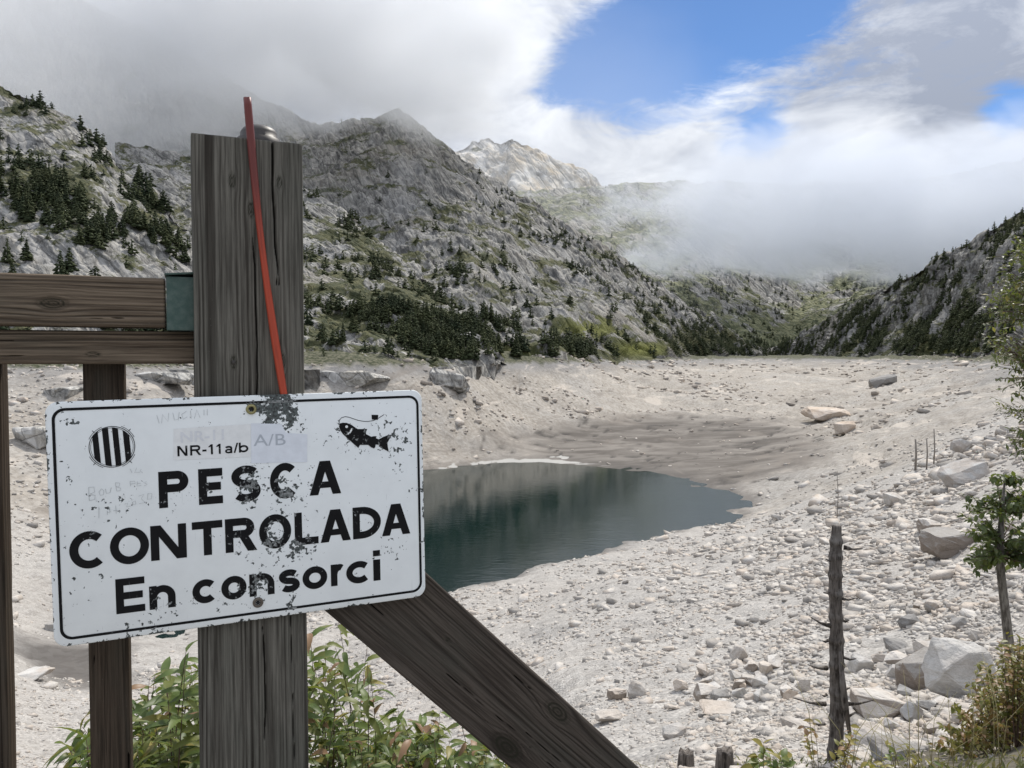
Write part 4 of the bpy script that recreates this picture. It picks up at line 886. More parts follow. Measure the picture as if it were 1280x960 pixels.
for i in range(npt - 1):
    for k in range(n_): Ft.append((i * n_ + k, i * n_ + (k + 1) % n_, (i + 1) * n_ + (k + 1) % n_, (i + 1) * n_ + k))
Ft.append(tuple(range(n_))[::-1]); Ft.append(tuple((npt - 1) * n_ + k for k in range(n_)))
rt = obj('plastic_tube', mesh_from('plastic_tube', Vt, Ft, True), m_red)
dirv = (Vector((ta[0] - tb[0], 0, ta[1] - tb[1]))).normalized(); xv = Vector((dirv.z, 0, -dirv.x))
LM = Matrix(((xv.x, 0, dirv.x, tb[0]), (0, 1, 0, yT), (xv.z, 0, dirv.z, tb[1]), (0, 0, 0, 1)))
rt.matrix_world = Matrix.Translation(FO) @ Matrix.Rotation(FA, 4, 'Z') @ LM
tag(rt, 'red plastic tube leaning against the front of the thick post', 'tube')

# ================================================================ the sign
SW, SH = 0.515, 0.330; SO = Vector((-0.613, 1.017, -0.391)); ROLL = -math.asin(0.008 / SW)
sign = empty('warning_sign', SO, (0, ROLL, FA)); tag(sign, 'chipped white metal fishing sign with black lettering screwed to the post', 'sign')
SI = (Matrix.Translation(SO) @ Matrix.Rotation(FA, 4, 'Z') @ Matrix.Rotation(ROLL, 4, 'Y')).inverted()
def sg(px, py):
    o_ = SI @ Vector((0, 0, 0)); d_ = (SI.to_3x3() @ ray(px, py)); k = -o_.y / d_.y; p = o_ + d_ * k; return p.x, p.z
def chip_mask(t):
    tc = t.node('ShaderNodeTexCoord').outputs['Object']; xz = t.node('ShaderNodeSeparateXYZ'); t.put(xz.inputs[0], tc); x, z = xz.outputs[0], xz.outputs[2]
    def g(cx, cz, rx, rz, k):
        a = t.math('POWER', t.math('DIVIDE', t.math('SUBTRACT', x, cx), rx), 2.0); b = t.math('POWER', t.math('DIVIDE', t.math('SUBTRACT', z, cz), rz), 2.0)
        return t.math('MULTIPLY', t.math('EXPONENT', t.math('MULTIPLY', t.math('ADD', a, b), -1.0)), k)
    acc = None
    for a in [(0.292, 0.315, 0.022, 0.022, 0.21), (0.283, 0.29, 0.012, 0.025, 0.15), (0.262, 0.312, 0.012, 0.01, 0.25), (0.318, 0.30, 0.016, 0.02, 0.16), (0.25, 0.20, 0.018, 0.03, 0.10), (0.305, 0.19, 0.018, 0.03, 0.10), (0.285, 0.12, 0.018, 0.03, 0.125), (0.268, 0.05, 0.016, 0.022, 0.145),
              (0.32, 0.10, 0.03, 0.02, 0.09), (0.31, 0.02, 0.012, 0.02, 0.14), (0.47, 0.27, 0.03, 0.04, 0.05), (0.03, 0.305, 0.014, 0.01, 0.12)]:
        v = g(*a); acc = v if acc is None else t.math('ADD', acc, v)
    ed = t.math('MINIMUM', t.math('MINIMUM', x, t.math('SUBTRACT', SW, x)), t.math('MINIMUM', z, t.math('SUBTRACT', SH, z)))
    acc = t.math('ADD', acc, t.ramp(ed, 0.0, 0.005, 0.10, 0.0))
    f = t.math('MULTIPLY_ADD', t.noise(tc, 95, 5, 0.62, 0.3), 0.6, t.math('MULTIPLY', t.noise(t.mapping(tc, loc=(3, 1, 2)), 210, 4, 0.6, 0.2), 0.4))
    low = t.ramp(t.noise(tc, 14, 3, 0.5), 0.35, 0.7, 0.0, 0.10)
    v = t.math('ADD', t.math('ADD', f, acc), low)
    return t.ramp(v, 0.655, 0.672), v, tc
def scratch(t, tc):
    s1 = t.noise(t.mapping(tc, scale=(900, 1, 22), rot=(0, 0.6, 0)), 1, 2, 0.5); s2 = t.noise(t.mapping(tc, scale=(700, 1, 16), rot=(0, -0.9, 0)), 1, 2, 0.5)
    return t.math('MAXIMUM', t.ramp(s1, 0.73, 0.76), t.ramp(s2, 0.74, 0.77))
def sign_mat(name, col, chipc, white=True):
    m, t = mat(name); mk, v, tc = chip_mask(t); dirt = t.noise(tc, 22, 5, 0.6); sc_ = scratch(t, tc)
    c = t.mix(t.ramp(dirt, 0.35, 0.75, 0, 0.35), col + (1,), (tuple(0.82 * x for x in col) if white else (0.018, 0.018, 0.019)) + (1,))
    c = t.mix(t.math('MULTIPLY', sc_, 0.5), c, ((0.30, 0.31, 0.30) if white else (0.42, 0.43, 0.42)) + (1,))
    cg = t.mix(t.ramp(t.noise(tc, 260, 3), 0.4, 0.65), chipc + (1,), (0.035, 0.036, 0.036, 1) if white else (0.30, 0.31, 0.31, 1))
    c = t.mix(mk, c, cg)
    t.out(t.principled(c, t.ramp(mk, 0, 1, 0.45, 0.8), t.bump(t.math('MULTIPLY', mk, -1.0), 0.6, 0.0006), 0.35 if white else 0.12)); return m
m_white = sign_mat('chipped white enamel', (0.82, 0.85, 0.845), (0.10, 0.115, 0.11)); m_black = sign_mat('scratched black paint', (0.008, 0.008, 0.009), (0.12, 0.13, 0.125), False)
def rrect(x0, z0, x1, z1, r, n=9):
    P_ = []
    for cx, cz, a0 in ((x1 - r, z0 + r, -90), (x1 - r, z1 - r, 0), (x0 + r, z1 - r, 90), (x0 + r, z0 + r, 180)):
        for k in range(n): a = R(a0 + 90 * k / (n - 1)); P_.append((cx + r * math.cos(a), cz + r * math.sin(a)))
    return P_
# plate: rounded sheet with a soft folded rim
ring = rrect(0, 0, SW, SH, 0.016); ri = rrect(0.0012, 0.0012, SW - 0.0012, SH - 0.0012, 0.0148); n = len(ring)
V = [(x, 0.0, z) for x, z in ri] + [(x, 0.0006, z) for x, z in ring] + [(x, 0.0022, z) for x, z in ring]
F = [tuple(range(n))] + [(i, (i + 1) % n, n + (i + 1) % n, n + i)[::-1] for i in range(n)] + [(n + i, n + (i + 1) % n, 2 * n + (i + 1) % n, 2 * n + i)[::-1] for i in range(n)] + [tuple(2 * n + i for i in range(n))[::-1]]
obj('plate', mesh_from('plate', V, F), m_white, sign)
YL = -0.0004
def ribbon(o_, i_):
    n = len(o_); V = [(x, YL, z) for x, z in o_] + [(x, YL, z) for x, z in i_]; return V, [(k, (k + 1) % n, n + (k + 1) % n, n + k) for k in range(n)]
V, F = ribbon(rrect(0.0075, 0.0085, SW - 0.0055, SH - 0.0085, 0.0155), rrect(0.0112, 0.0122, SW - 0.0092, SH - 0.0122, 0.0122)); obj('border', mesh_from('border', V, F), m_black, sign)

class Glyph:
    def __init__(s): s.V = []; s.F = []; s.k = 0
    def poly(s, pts_):
        n = len(s.V); y = YL - 0.00002 * s.k; s.k += 1
        s.V += [(x, y, z) for x, z in pts_]; s.F.append(tuple(range(n, n + len(pts_))))
    def bar(s, x0, z0, x1, z1): s.poly([(x0, z0), (x1, z0), (x1, z1), (x0, z1)])
    def para(s, xb, zb, xt, zt, w_): s.poly([(xb - w_ / 2, zb), (xb + w_ / 2, zb), (xt + w_ / 2, zt), (xt - w_ / 2, zt)])
    def strip(s, pts_, w_, closed=False):
        n = len(pts_); a = []; y = YL - 0.00002 * s.k; s.k += 1; b0 = len(s.V)
        for i in range(n):
            p = Vector(pts_[i]); q_ = Vector(pts_[(i + 1) % n] if closed else pts_[min(i + 1, n - 1)]); o_ = Vector(pts_[i - 1] if (closed or i) else pts_[0]); t_ = (q_ - o_).normalized(); nn_ = Vector((-t_.y, t_.x)) * w_ / 2
            s.V += [(p.x + nn_.x, y, p.y + nn_.y), (p.x - nn_.x, y, p.y - nn_.y)]
        for i in range(n if closed else n - 1):
            j = (i + 1) % n; s.F.append((b0 + 2 * i, b0 + 2 * i + 1, b0 + 2 * j + 1, b0 + 2 * j))
    def arc(s, cx, cz, rx, rz, a0, a1, w_, n=26):
        closed = abs(a1 - a0) >= 359.9; m_ = n if closed else n - 1
        s.strip([(cx + rx * math.cos(R(a0 + (a1 - a0) * k / m_)), cz + rz * math.sin(R(a0 + (a1 - a0) * k / m_))) for k in range(n)], w_, closed)
    def done(s, name='letter', m_=None): return obj(name, mesh_from(name, s.V, s.F), m_ or m_black, sign)
def letter(ch, x0, x1, zb, zt, w_):
    g = Glyph(); W_ = x1 - x0; H_ = zt - zb; h2 = w_ / 2; mx = (x0 + x1) / 2; mz = (zb + zt) / 2
    if ch in 'PR':
        g.bar(x0, zb, x0 + w_, zt); lo = zb + 0.42 * H_ - (0.0 if ch == 'P' else 0.0); rz = (zt - lo) / 2 - h2; cz = (zt + lo) / 2; xr = x1 - h2 - (0 if ch == 'P' else 0.08 * W_); cx = xr - rz
        g.strip([(x0 + w_ * 0.9, zt - h2)] + [(cx + rz * math.cos(R(90 - 180 * k / 18)), cz + rz * math.sin(R(90 - 180 * k / 18))) for k in range(19)] + [(x0 + w_ * 0.9, lo + h2)], w_)
        if ch == 'R': g.para(x1 - w_ * 0.62, zb, mx + 0.02 * W_, lo + w_ * 0.6, w_ * 1.2)
    elif ch == 'E':
        g.bar(x0, zb, x0 + w_, zt)
        for z_, k in ((zb, 1), (mz - h2, 0.93), (zt - w_, 1)): g.bar(x0 + w_ * 0.9, z_, x0 + W_ * k, z_ + w_)
    elif ch in 'Cc': g.arc(mx + 0.04 * W_, mz, W_ / 2 - h2 + 0.01 * W_, H_ / 2 - h2, 48 if ch == 'C' else 45, 312 if ch == 'C' else 315, w_, 30)
    elif ch in 'Oo': g.arc(mx, mz, W_ / 2 - h2, H_ / 2 - h2, 0, 360, w_, 36)
    elif ch in 'Ss':
        rx = W_ / 2 - h2; rz = (H_ - w_) / 4; P_ = [(mx + rx * math.cos(R(a)), zt - h2 - rz + rz * math.sin(R(a))) for a in np.linspace(35, 250, 18)] + [(mx + rx * math.cos(R(a)), zb + h2 + rz + rz * math.sin(R(a))) for a in np.linspace(70, -145, 18)]
        g.strip(P_, w_)
    elif ch == 'A':
        wd = w_ * 1.14; g.para(x0 + wd / 2, zb, mx - w_ * 0.12, zt, wd); g.para(x1 - wd / 2, zb, mx + w_ * 0.12, zt, wd); g.bar(x0 + W_ * 0.24, zb + H_ * 0.2, x1 - W_ * 0.24, zb + H_ * 0.2 + w_ * 0.85)
    elif ch == 'N':
        g.bar(x0, zb, x0 + w_, zt); g.bar(x1 - w_, zb, x1, zt); g.para(x1 - w_ * 0.6, zb, x0 + w_ * 0.6, zt, w_ * 1.2)
    elif ch == 'T': g.bar(x0, zt - w_, x1, zt); g.bar(mx - h2, zb, mx + h2, zt - w_ * 0.9)
    elif ch == 'L': g.bar(x0, zb, x0 + w_, zt); g.bar(x0 + w_ * 0.9, zb, x1, zb + w_)
    elif ch == 'D':
        g.bar(x0, zb, x0 + w_, zt); rx = W_ * 0.55; cx = x1 - h2 - rx
        g.strip([(x0 + w_ * 0.9, zt - h2)] + [(cx + rx * math.cos(R(90 - 180 * k / 20)), mz + (H_ / 2 - h2) * math.sin(R(90 - 180 * k / 20))) for k in range(21)] + [(x0 + w_ * 0.9, zb + h2)], w_)
    elif ch in 'nr':
        g.bar(x0, zb, x0 + w_, zt); rx = W_ / 2 - h2; rz = min(rx, H_ * 0.5)
        if ch == 'n':
            g.strip([(mx + rx * math.cos(R(a)), zt - h2 - rz + rz * math.sin(R(a))) for a in np.linspace(165, 0, 16)] + [(x1 - h2, zb)], w_)
        else: g.strip([(x0 + h2 + (W_ - w_ * 0.4) * (1 + math.cos(R(a))) / 1.6 * 0.75, zt - h2 - H_ * 0.38 + H_ * 0.38 * math.sin(R(a))) for a in np.linspace(168, 62, 12)], w_)
    elif ch == '1': g.bar(mx, zb, mx + w_, zt); g.para(x0 + h2, zt - H_ * 0.28, mx + h2, zt - w_ * 0.1, w_ * 1.1)
    elif ch == '-': g.bar(x0, zb + H_ * 0.32, x1, zb + H_ * 0.32 + w_)
    elif ch == '/': g.para(x0 + h2, zb, x1 - h2, zt, w_ * 0.85)
    elif ch == 'b': g.bar(x0, zb, x0 + w_, zt); g.arc(mx, zb + H_ * 0.37, W_ / 2 - h2, H_ * 0.37 - h2, 0, 360, w_, 24)
    elif ch == 'a': g.bar(x1 - w_, zb, x1, zb + H_ * 0.58); g.arc(mx, zb + H_ * 0.22, W_ / 2 - h2, H_ * 0.22 - h2 * 0.7, 0, 360, w_ * 0.85, 20); g.arc(mx, zb + H_ * 0.54, W_ / 2 - h2, H_ * 0.2 - h2, 10, 165, w_, 12)
    elif ch == 'i': g.bar(x0, zb, x1, zt); g.bar(x0, zt + w_ * 0.55, x1, zt + w_ * 1.5)
    return g.done()
mm = 0.001
for ch, a, b in zip('PESCA', (133.5, 185, 229, 281, 338.5), (172, 217, 269, 323, 385.5)): letter(ch, a * mm, b * mm, (0.1765 if ch in 'PEA' else 0.1755), (0.2275 if ch in 'PEA' else 0.2285), 0.0112)
for ch, a, b in zip('CONTROLADA', (20.5, 70.5, 121, 174.5, 218.5, 265, 315.5, 353, 402, 447), (67, 119, 167, 215, 262, 310.5, 350, 398.5, 445.5, 492)):
    letter(ch, a * mm, b * mm, 0.1035 if ch not in 'CO' else 0.1025, 0.1525 if ch not in 'CO' else 0.1535, 0.0108)
for ch, a, b in zip('En', (75.5, 117), (111.5, 150.5)): letter(ch, a * mm, b * mm, 0.0350, 0.0835 if ch == 'E' else 0.0680, 0.0098)
for ch, a, b in zip('consorci', (171.5, 211, 249.5, 291, 325, 367, 389, 432), (205.5, 245.5, 284.5, 321, 361.5, 388, 428, 443)):
    letter(ch, a * mm, b * mm, 0.0345 if ch in 'cos' else 0.0352, 0.0690 if ch in 'cos' else 0.0682, 0.0097)
# round striped emblem
g = Glyph(); cx, cz, rr = 0.0777, 0.2662, 0.0278
for a, b in ((-142, -97), (-64, -17), (13, 58), (93, 140)):
    P_ = []; lo, hi = a / 175 * rr, b / 175 * rr; rb = rr * 0.96
    xs = np.linspace(lo, hi, 6); P_ = [(cx + x, cz - math.sqrt(rb * rb - x * x)) for x in xs] + [(cx + x, cz + math.sqrt(rb * rb - x * x)) for x in xs[::-1]]
    g.poly([(x + (z - cz) * -0.06, z) for x, z in P_])
g.arc(cx, cz, rr, rr, 0, 360, 0.0009, 56); g.arc(cx, cz, rr * 0.93, rr * 0.93, 0, 360, 0.0005, 56)
for a in (45, 135, 225, 315):
    g.arc(cx, cz, rr * 1.075, rr * 1.075, a - 22, a + 22, 0.0006, 12); c_, s_ = math.cos(R(a)), math.sin(R(a)); g.strip([(cx + rr * 1.04 * c_, cz + rr * 1.04 * s_), (cx + rr * 1.19 * c_, cz + rr * 1.19 * s_)], 0.0008)
g.done('emblem')
# fish on a line
fpx = lambda a, b: sg(400 + a / 8.73, 490 + b / 8.73)
g = Glyph()
body = [(210, 345), (245, 335), (290, 336), (340, 355), (380, 385), (412, 404), (515, 403), (500, 440), (503, 460), (560, 488), (585, 482), (618, 482), (610, 503), (640, 516), (690, 490), (740, 470), (782, 465), (765, 500), (735, 553), (740, 600), (750, 652), (690, 620), (635, 575), (607, 573), (603, 600), (590, 616), (560, 605), (525, 577), (436, 577), (418, 611), (395, 590), (360, 560), (300, 505), (250, 460), (222, 420), (210, 385)]
g.poly([fpx(*p) for p in body[::-1]])
g.strip([fpx(*p) for p in [(208, 345), (212, 305), (235, 280), (275, 268), (320, 276), (370, 294), (420, 310), (480, 320), (530, 320), (580, 312), (630, 290), (700, 245)]], 0.0009)
g.poly([fpx(*p) for p in [(565, 300), (630, 304), (636, 250), (562, 248)]])
g.done('fish_symbol')
g = Glyph(); YLs = YL; ex, ez = fpx(290, 378)
g.k = 12; g.poly([(ex + 0.0021 * math.cos(a), ez + 0.0021 * math.sin(a)) for a in np.linspace(0, 6.28, 14, endpoint=False)])
g.poly([fpx(*p) for p in [(352, 392), (350, 420), (325, 455), (300, 467), (278, 465), (300, 450), (325, 425), (340, 398)][::-1]]); g.done('fish_eye', m_white)
# stickers
def flat_mat(name, col, rough=0.4, alpha=None):
    m, t = mat(name); tc = t.node('ShaderNodeTexCoord').outputs['Object']; nn_ = t.noise(tc, 60, 5, 0.6)
    t.out(t.principled(t.mix(t.ramp(nn_, 0.3, 0.7), col + (1,), tuple(x * 0.9 for x in col) + (1,)), rough, None, 0.4)); return m
m_st1 = flat_mat('off white sticker film', (0.84, 0.855, 0.85), 0.3); m_st2 = flat_mat('bluish clear sticker film', (0.77, 0.81, 0.87), 0.25); m_faint = flat_mat('faded grey print', (0.46, 0.50, 0.55)); m_faint2 = flat_mat('very faded print', (0.74, 0.76, 0.79))
m_pencil = flat_mat('grey pencil', (0.50, 0.52, 0.52), 0.7); m_hole_shade = flat_mat('black screw hole shade', (0.010, 0.010, 0.012))
YL = -0.0003
g = Glyph(); g.poly([sg(217, 575), sg(313, 571), sg(313, 530), sg(217, 536)]); g.done('sticker', m_st1)
YL = -0.00036
g = Glyph(); g.poly([sg(314, 579), sg(384, 577.5), sg(384, 543), sg(357, 541), sg(352, 530), sg(314, 529)]); g.done('sticker', m_st2)
def text(body, pl, pr, pt, m_, y, name, bold=0.0, sx=1.0):
    """flat lettering between two baseline points, pt: pixel on the cap line"""
    cu = bpy.data.curves.new(name, 'FONT'); cu.body = body; cu.offset = bold; cu.size = 1.0
    tmp = bpy.data.objects.new('tmp', cu); COL.objects.link(tmp); dg = bpy.context.evaluated_depsgraph_get(); me = bpy.data.meshes.new_from_object(tmp.evaluated_get(dg)); bpy.data.objects.remove(tmp)
    co = np.empty(len(me.vertices) * 3, np.float32); me.vertices.foreach_get('co', co); co = co.reshape(-1, 3)
    x0, z0 = sg(*pl); x1, z1 = sg(*pr); xh, zh = sg(*pt); H_ = zh - z0; wx = co[:, 0].max() - co[:, 0].min(); hy = 0.70
    u = (co[:, 0] - co[:, 0].min()) / wx; out = np.stack([x0 + (x1 - x0) * u, np.full(len(u), y), z0 + (z1 - z0) * u + co[:, 1] / hy * H_], 1)
    me.vertices.foreach_set('co', out.astype(np.float32).ravel()); me.update(); me.materials.clear(); return obj(name, me, m_, sign)
YL = -0.0006
for ch, a, b in zip('NR-11a/b', (159, 175.5, 191.5, 199, 209.5, 221.5, 233, 240.5), (172, 190, 197, 206.5, 217, 231.5, 240, 253.5)): letter(ch, a * mm, b * mm, 0.2478, 0.2622, 0.0027)
text('NR-11', (226, 553), (280, 549), (226, 540), m_faint2, -0.0006, 'ghost_lettering', 0.015)
text('A/B', (317, 557.5), (357, 556), (317, 543), m_faint, -0.0006, 'ghost_lettering', 0.0)
def scrib(lines, name='pencil_writing'):
    g = Glyph(); g.k = 8
    for l in lines: g.strip([sg(*p) for p in l], 0.0006)
    g.done(name, m_pencil)
bp = lambda L: [[(80 + a / 6.0, 500 + b / 6.0) for a, b in l] for l in L]
scrib(bp([[(185, 655), (190, 755)], [(185, 655), (225, 652), (230, 690), (195, 705)], [(195, 705), (235, 715), (230, 745), (190, 755)], [(262, 690), (280, 665), (300, 680), (295, 710), (272, 715), (262, 690)], [(310, 665), (318, 700), (345, 695), (355, 655)], [(385, 620), (395, 680)], [(385, 620), (418, 622), (415, 645), (390, 650), (425, 660), (420, 680), (395, 682)],
          [(495, 610), (500, 645)], [(495, 610), (530, 608), (535, 625), (500, 630)], [(550, 610), (548, 645), (580, 640)], [(549, 626), (575, 624)], [(620, 612), (595, 618), (625, 632), (600, 645)], [(262, 800), (262, 885)], [(325, 830), (325, 860)], [(342, 800), (345, 840)], [(325, 845), (345, 840)], [(370, 830), (405, 825)], [(388, 790), (392, 850)],
          [(455, 780), (480, 770), (470, 800), (500, 795)], [(515, 765), (535, 755), (540, 780), (520, 785), (515, 765)], [(560, 720), (600, 705), (580, 740), (610, 770), (565, 775)], [(630, 700), (660, 700), (655, 740), (625, 745), (630, 700)], [(495, 515), (510, 545)], [(545, 508), (530, 545), (570, 540)], [(580, 520), (570, 530), (590, 545)]]))
scrib([[(196, 519), (199, 529)], [(202, 529), (203, 518), (210, 527), (211, 516)], [(216, 516), (218, 525), (223, 524), (224, 515)], [(233, 514), (227, 518), (229, 524), (234, 521)], [(238, 513), (239, 523)], [(243, 523), (246, 512), (250, 522)], [(255, 512), (255, 519)], [(259, 511), (259, 519)]])
# screws of the sign
m_brass, t = mat('brassy screw washer'); tc = t.node('ShaderNodeTexCoord').outputs['Object']
t.out(t.principled(t.mix(t.noise(tc, 400, 4), (0.22, 0.19, 0.07, 1), (0.40, 0.37, 0.20, 1)), 0.4, None, 0.5, Metallic=0.7))
m_rust, t = mat('dull rusty screw head'); tc = t.node('ShaderNodeTexCoord').outputs['Object']
t.out(t.principled(t.mix(t.noise(tc, 500, 4), (0.06, 0.05, 0.04, 1), (0.20, 0.17, 0.14, 1)), 0.55, None, 0.5, Metallic=0.5))
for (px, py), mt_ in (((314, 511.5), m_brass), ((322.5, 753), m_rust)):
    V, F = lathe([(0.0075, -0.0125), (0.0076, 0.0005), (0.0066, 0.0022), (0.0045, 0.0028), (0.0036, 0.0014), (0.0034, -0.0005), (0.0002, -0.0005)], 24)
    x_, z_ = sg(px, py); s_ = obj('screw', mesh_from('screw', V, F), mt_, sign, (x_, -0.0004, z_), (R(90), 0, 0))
    V, F = lathe([(0.0030, -0.001), (0.0031, 0.0004), (0.0012, 0.0004), (0.0011, -0.0003)], 6); obj('socket', mesh_from('socket', V, F), m_hole_shade, s_)  # black plug stands for the shade inside the screw hole
# ================================================================ plants
def leaf_geo(L, W_, curl=0.3, fold=0.25, n=5, tipdroop=0.0):
    V, F = [], []
    for i in range(n):
        f = i / (n - 1.0); hw = W_ / 2 * (math.sin(math.pi * min(1, f * 0.93 + 0.07)) ** 0.8) * (1 - 0.25 * f); y = L * f * (1 - 0.12 * curl * f); z = -curl * L * f * f * 0.6
        if i in (0, n - 1): hw = W_ * 0.02
        V += [(-hw, y, z + hw * fold), (0, y, z), (hw, y, z + hw * fold)]
    for i in range(n - 1):
        a = i * 3; F += [(a, a + 1, a + 4, a + 3), (a + 1, a + 2, a + 5, a + 4)]
    return np.array(V), F
def leaf_mat(name, a, b, c=None, ck=0.0, trans=0.35):
    m, t = mat(name); oi = t.node('ShaderNodeObjectInfo'); pos = t.node('ShaderNodeNewGeometry').outputs['Position']
    rn = t.node('ShaderNodeTexWhiteNoise', noise_dimensions='3D'); t.put(rn.inputs[0], t.vmath('SNAP', pos, (0.05, 0.05, 0.05)))
    v = t.noise(pos, 9.0, 3, 0.6); col = t.mix(t.ramp(v, 0.3, 0.7), a + (1,), b + (1,)); col = t.mix(t.math('MULTIPLY', oi.outputs['Random'], 0.5), col, b + (1,))
    if c: col = t.mix(t.math('MULTIPLY', t.ramp(t.math('ADD', t.math('MULTIPLY', rn.outputs[0], 0.6), t.math('MULTIPLY', t.noise(pos, 4.0, 2), 0.6)), 0.62, 0.75), ck), col, c + (1,))
    p1 = t.principled(col, 0.45, None, 0.35); tr = t.node('ShaderNodeBsdfTranslucent'); t.put(tr.inputs[0], t.mix(0.5, col, (0.25, 0.30, 0.04, 1), 'MIX'))
    ms = t.node('ShaderNodeMixShader'); ms.inputs[0].default_value = trans; t.l.new(p1, ms.inputs[1]); t.l.new(tr.outputs[0], ms.inputs[2]); t.out(ms.outputs[0]); return m
m_lgreen = leaf_mat('willow green leaves', (0.050, 0.088, 0.022), (0.14, 0.19, 0.048), (0.24, 0.21, 0.05), 0.35)
m_lyel = leaf_mat('yellowing leaves', (0.16, 0.16, 0.04), (0.30, 0.24, 0.06))
m_lbrown = leaf_mat('withered brown leaves', (0.20, 0.11, 0.06), (0.33, 0.20, 0.12))
m_ldark = leaf_mat('dark green sapling leaves', (0.030, 0.050, 0.018), (0.075, 0.10, 0.032))
m_ltree = leaf_mat('mid green tree leaves', (0.024, 0.040, 0.013), (0.062, 0.080, 0.025), (0.12, 0.11, 0.04), 0.35)
m_laut = leaf_mat('autumn shrub leaves', (0.065, 0.082, 0.018), (0.18, 0.165, 0.035), (0.24, 0.10, 0.03), 0.55)
m_stem, t = mat('reddish brown twigs'); pos = t.node('ShaderNodeNewGeometry').outputs['Position']
t.out(t.principled(t.mix(t.noise(pos, 12), (0.05, 0.028, 0.020, 1), (0.13, 0.085, 0.06, 1)), 0.7))
m_gbark, t = mat('pale grey bark'); pos = t.node('ShaderNodeNewGeometry').outputs['Position']; bn = t.noise(t.mapping(pos, scale=(40, 40, 9)), 1, 5, 0.65)
t.out(t.principled(t.mix(t.ramp(bn, 0.35, 0.65), (0.07, 0.06, 0.05, 1), (0.24, 0.22, 0.19, 1)), 0.9, t.bump(bn, 0.6, 0.01)))
def basis(d_, up=Vector((0, 0, 1)), roll=0.0):
    y = Vector(d_).normalized(); x = y.cross(up)
    x = x.normalized() if x.length > 1e-3 else Vector((1, 0, 0)); z = x.cross(y); M = Matrix((x, y, z)).transposed()
    return M @ Matrix.Rotation(roll, 3, 'Y')
LEAFV = [leaf_geo(1.0, 0.33, 0.5 + 0.25 * k, 0.3, 6) for k in range(4)]; OVAL = [leaf_geo(1.0, 0.55, 0.25 + 0.25 * k, 0.25, 5) for k in range(3)]; LOWL = [leaf_geo(1.0, 0.42, 0.3, 0.3, 3), leaf_geo(1.0, 0.5, 0.5, 0.2, 3)]
def plant(name, label, cat, root, tips, leafset, lmats, lsize, per, nind, seed, stem_r=0.004, leaf_from=0.45, bend=0.25, spread=1.0, trunk=None, droop=0.2, group=None, stemmat=None):
    """stems from a root (or a trunk) to tips, with leaves along them; the largest leaves are objects of their own"""
    r = random.Random(seed); o = empty(name, root); tag(o, label, cat, group); rootv = Vector(root); M_ = Merge(); leaves = []
    for tip, base in tips:
        tip = Vector(tip) - rootv; base = Vector(base) - rootv; mid = base.lerp(tip, 0.5) + Vector((r.uniform(-1, 1), r.uniform(-1, 1), r.uniform(0.2, 1.2))) * bend * (tip - base).length * 0.4
        path = [base * (1 - f) ** 2 + mid * 2 * f * (1 - f) + tip * f * f for f in [k / 8 for k in range(9)]]
        V, F = tube(path, [stem_r * (1 - 0.8 * k / 8) for k in range(9)], 5); obj('stem', mesh_from('stem', V, F, True), stemmat or m_stem, o)
        for k in range(per):
            f = leaf_from + (1 - leaf_from) * (k + r.random()) / per; p = base * (1 - f) ** 2 + mid * 2 * f * (1 - f) + tip * f * f; tg = (tip - mid).normalized()
            side = Vector((r.gauss(0, 1), r.gauss(0, 1), r.gauss(0, 0.6))); side = (side - tg * side.dot(tg)).normalized(); d_ = (tg * r.uniform(0.2, 0.9) + side * r.uniform(0.5, 1.1) * spread + Vector((0, 0, -droop))).normalized()
            leaves.append((p, d_, lsize * r.uniform(0.6, 1.25), r.uniform(-0.7, 0.7), r.random()))
    leaves.sort(key=lambda l: -l[2] / max(0.3, (rootv + l[0]).y))
    LM_ = {}
    def pick(u):
        acc = 0
        for m_, w_ in lmats:
            acc += w_
            if u <= acc: return m_
        return lmats[0][0]
    rest_ = {}
    for i, (p, d_, s_, roll, u) in enumerate(leaves):
        m_ = pick(u); k = i % len(leafset); B = basis(d_, roll=roll)
        if i < nind:
            key = (k, m_.name)
            if key not in LM_: LM_[key] = mesh_from('leaf', *leafset[k], smooth=True); LM_[key].materials.append(m_)
            l = obj('leaf', LM_[key], None, o); l.matrix_local = Matrix.Translation(p) @ B.to_4x4() @ Matrix.Scale(s_, 4)
        else:
            V, F = leafset[k]; rest_.setdefault(m_.name, (m_, Merge()))[1].add(V @ np.array(B).T * s_ + np.array(p), F)
    for nm, (m_, mg) in rest_.items(): tag(obj('foliage', mg.mesh('foliage', True), m_, o), kind='stuff')
    if trunk: V, F = tube([Vector(a) - rootv for a in trunk[0]], trunk[1], 10); obj('trunk', mesh_from('trunk', V, F, True), m_gbark, o)
    return o
rr_ = random.Random(8)
def bush_tips(n, pxs, tops, Dr, rootpx, spread, deep=90):
    out = []
    for k in range(n):
        px = rr_.uniform(pxs[0], pxs[1]); py = np.interp(px, tops[0], tops[1]) + abs(rr_.gauss(0, 1)) * deep * 0.6 + rr_.uniform(0, deep * 0.7); D = rr_.uniform(*Dr)
        tip = at(px, py, D); bx = rootpx + (tip.x / D * FPX + 640 - rootpx) * 0.35; b = at(bx, 960, D); b.x += rr_.uniform(-spread, spread); b.y += rr_.uniform(-0.15, 0.15); b.z = float(bed_at(b.x, b.y)[0]) - 0.03
        out.append((tip, b))
    return out
tips = bush_tips(135, (60, 400), ([40, 80, 110, 165, 215, 260, 330, 400], [935, 905, 872, 828, 790, 785, 790, 800]), (1.75, 2.5), 250, 0.12)
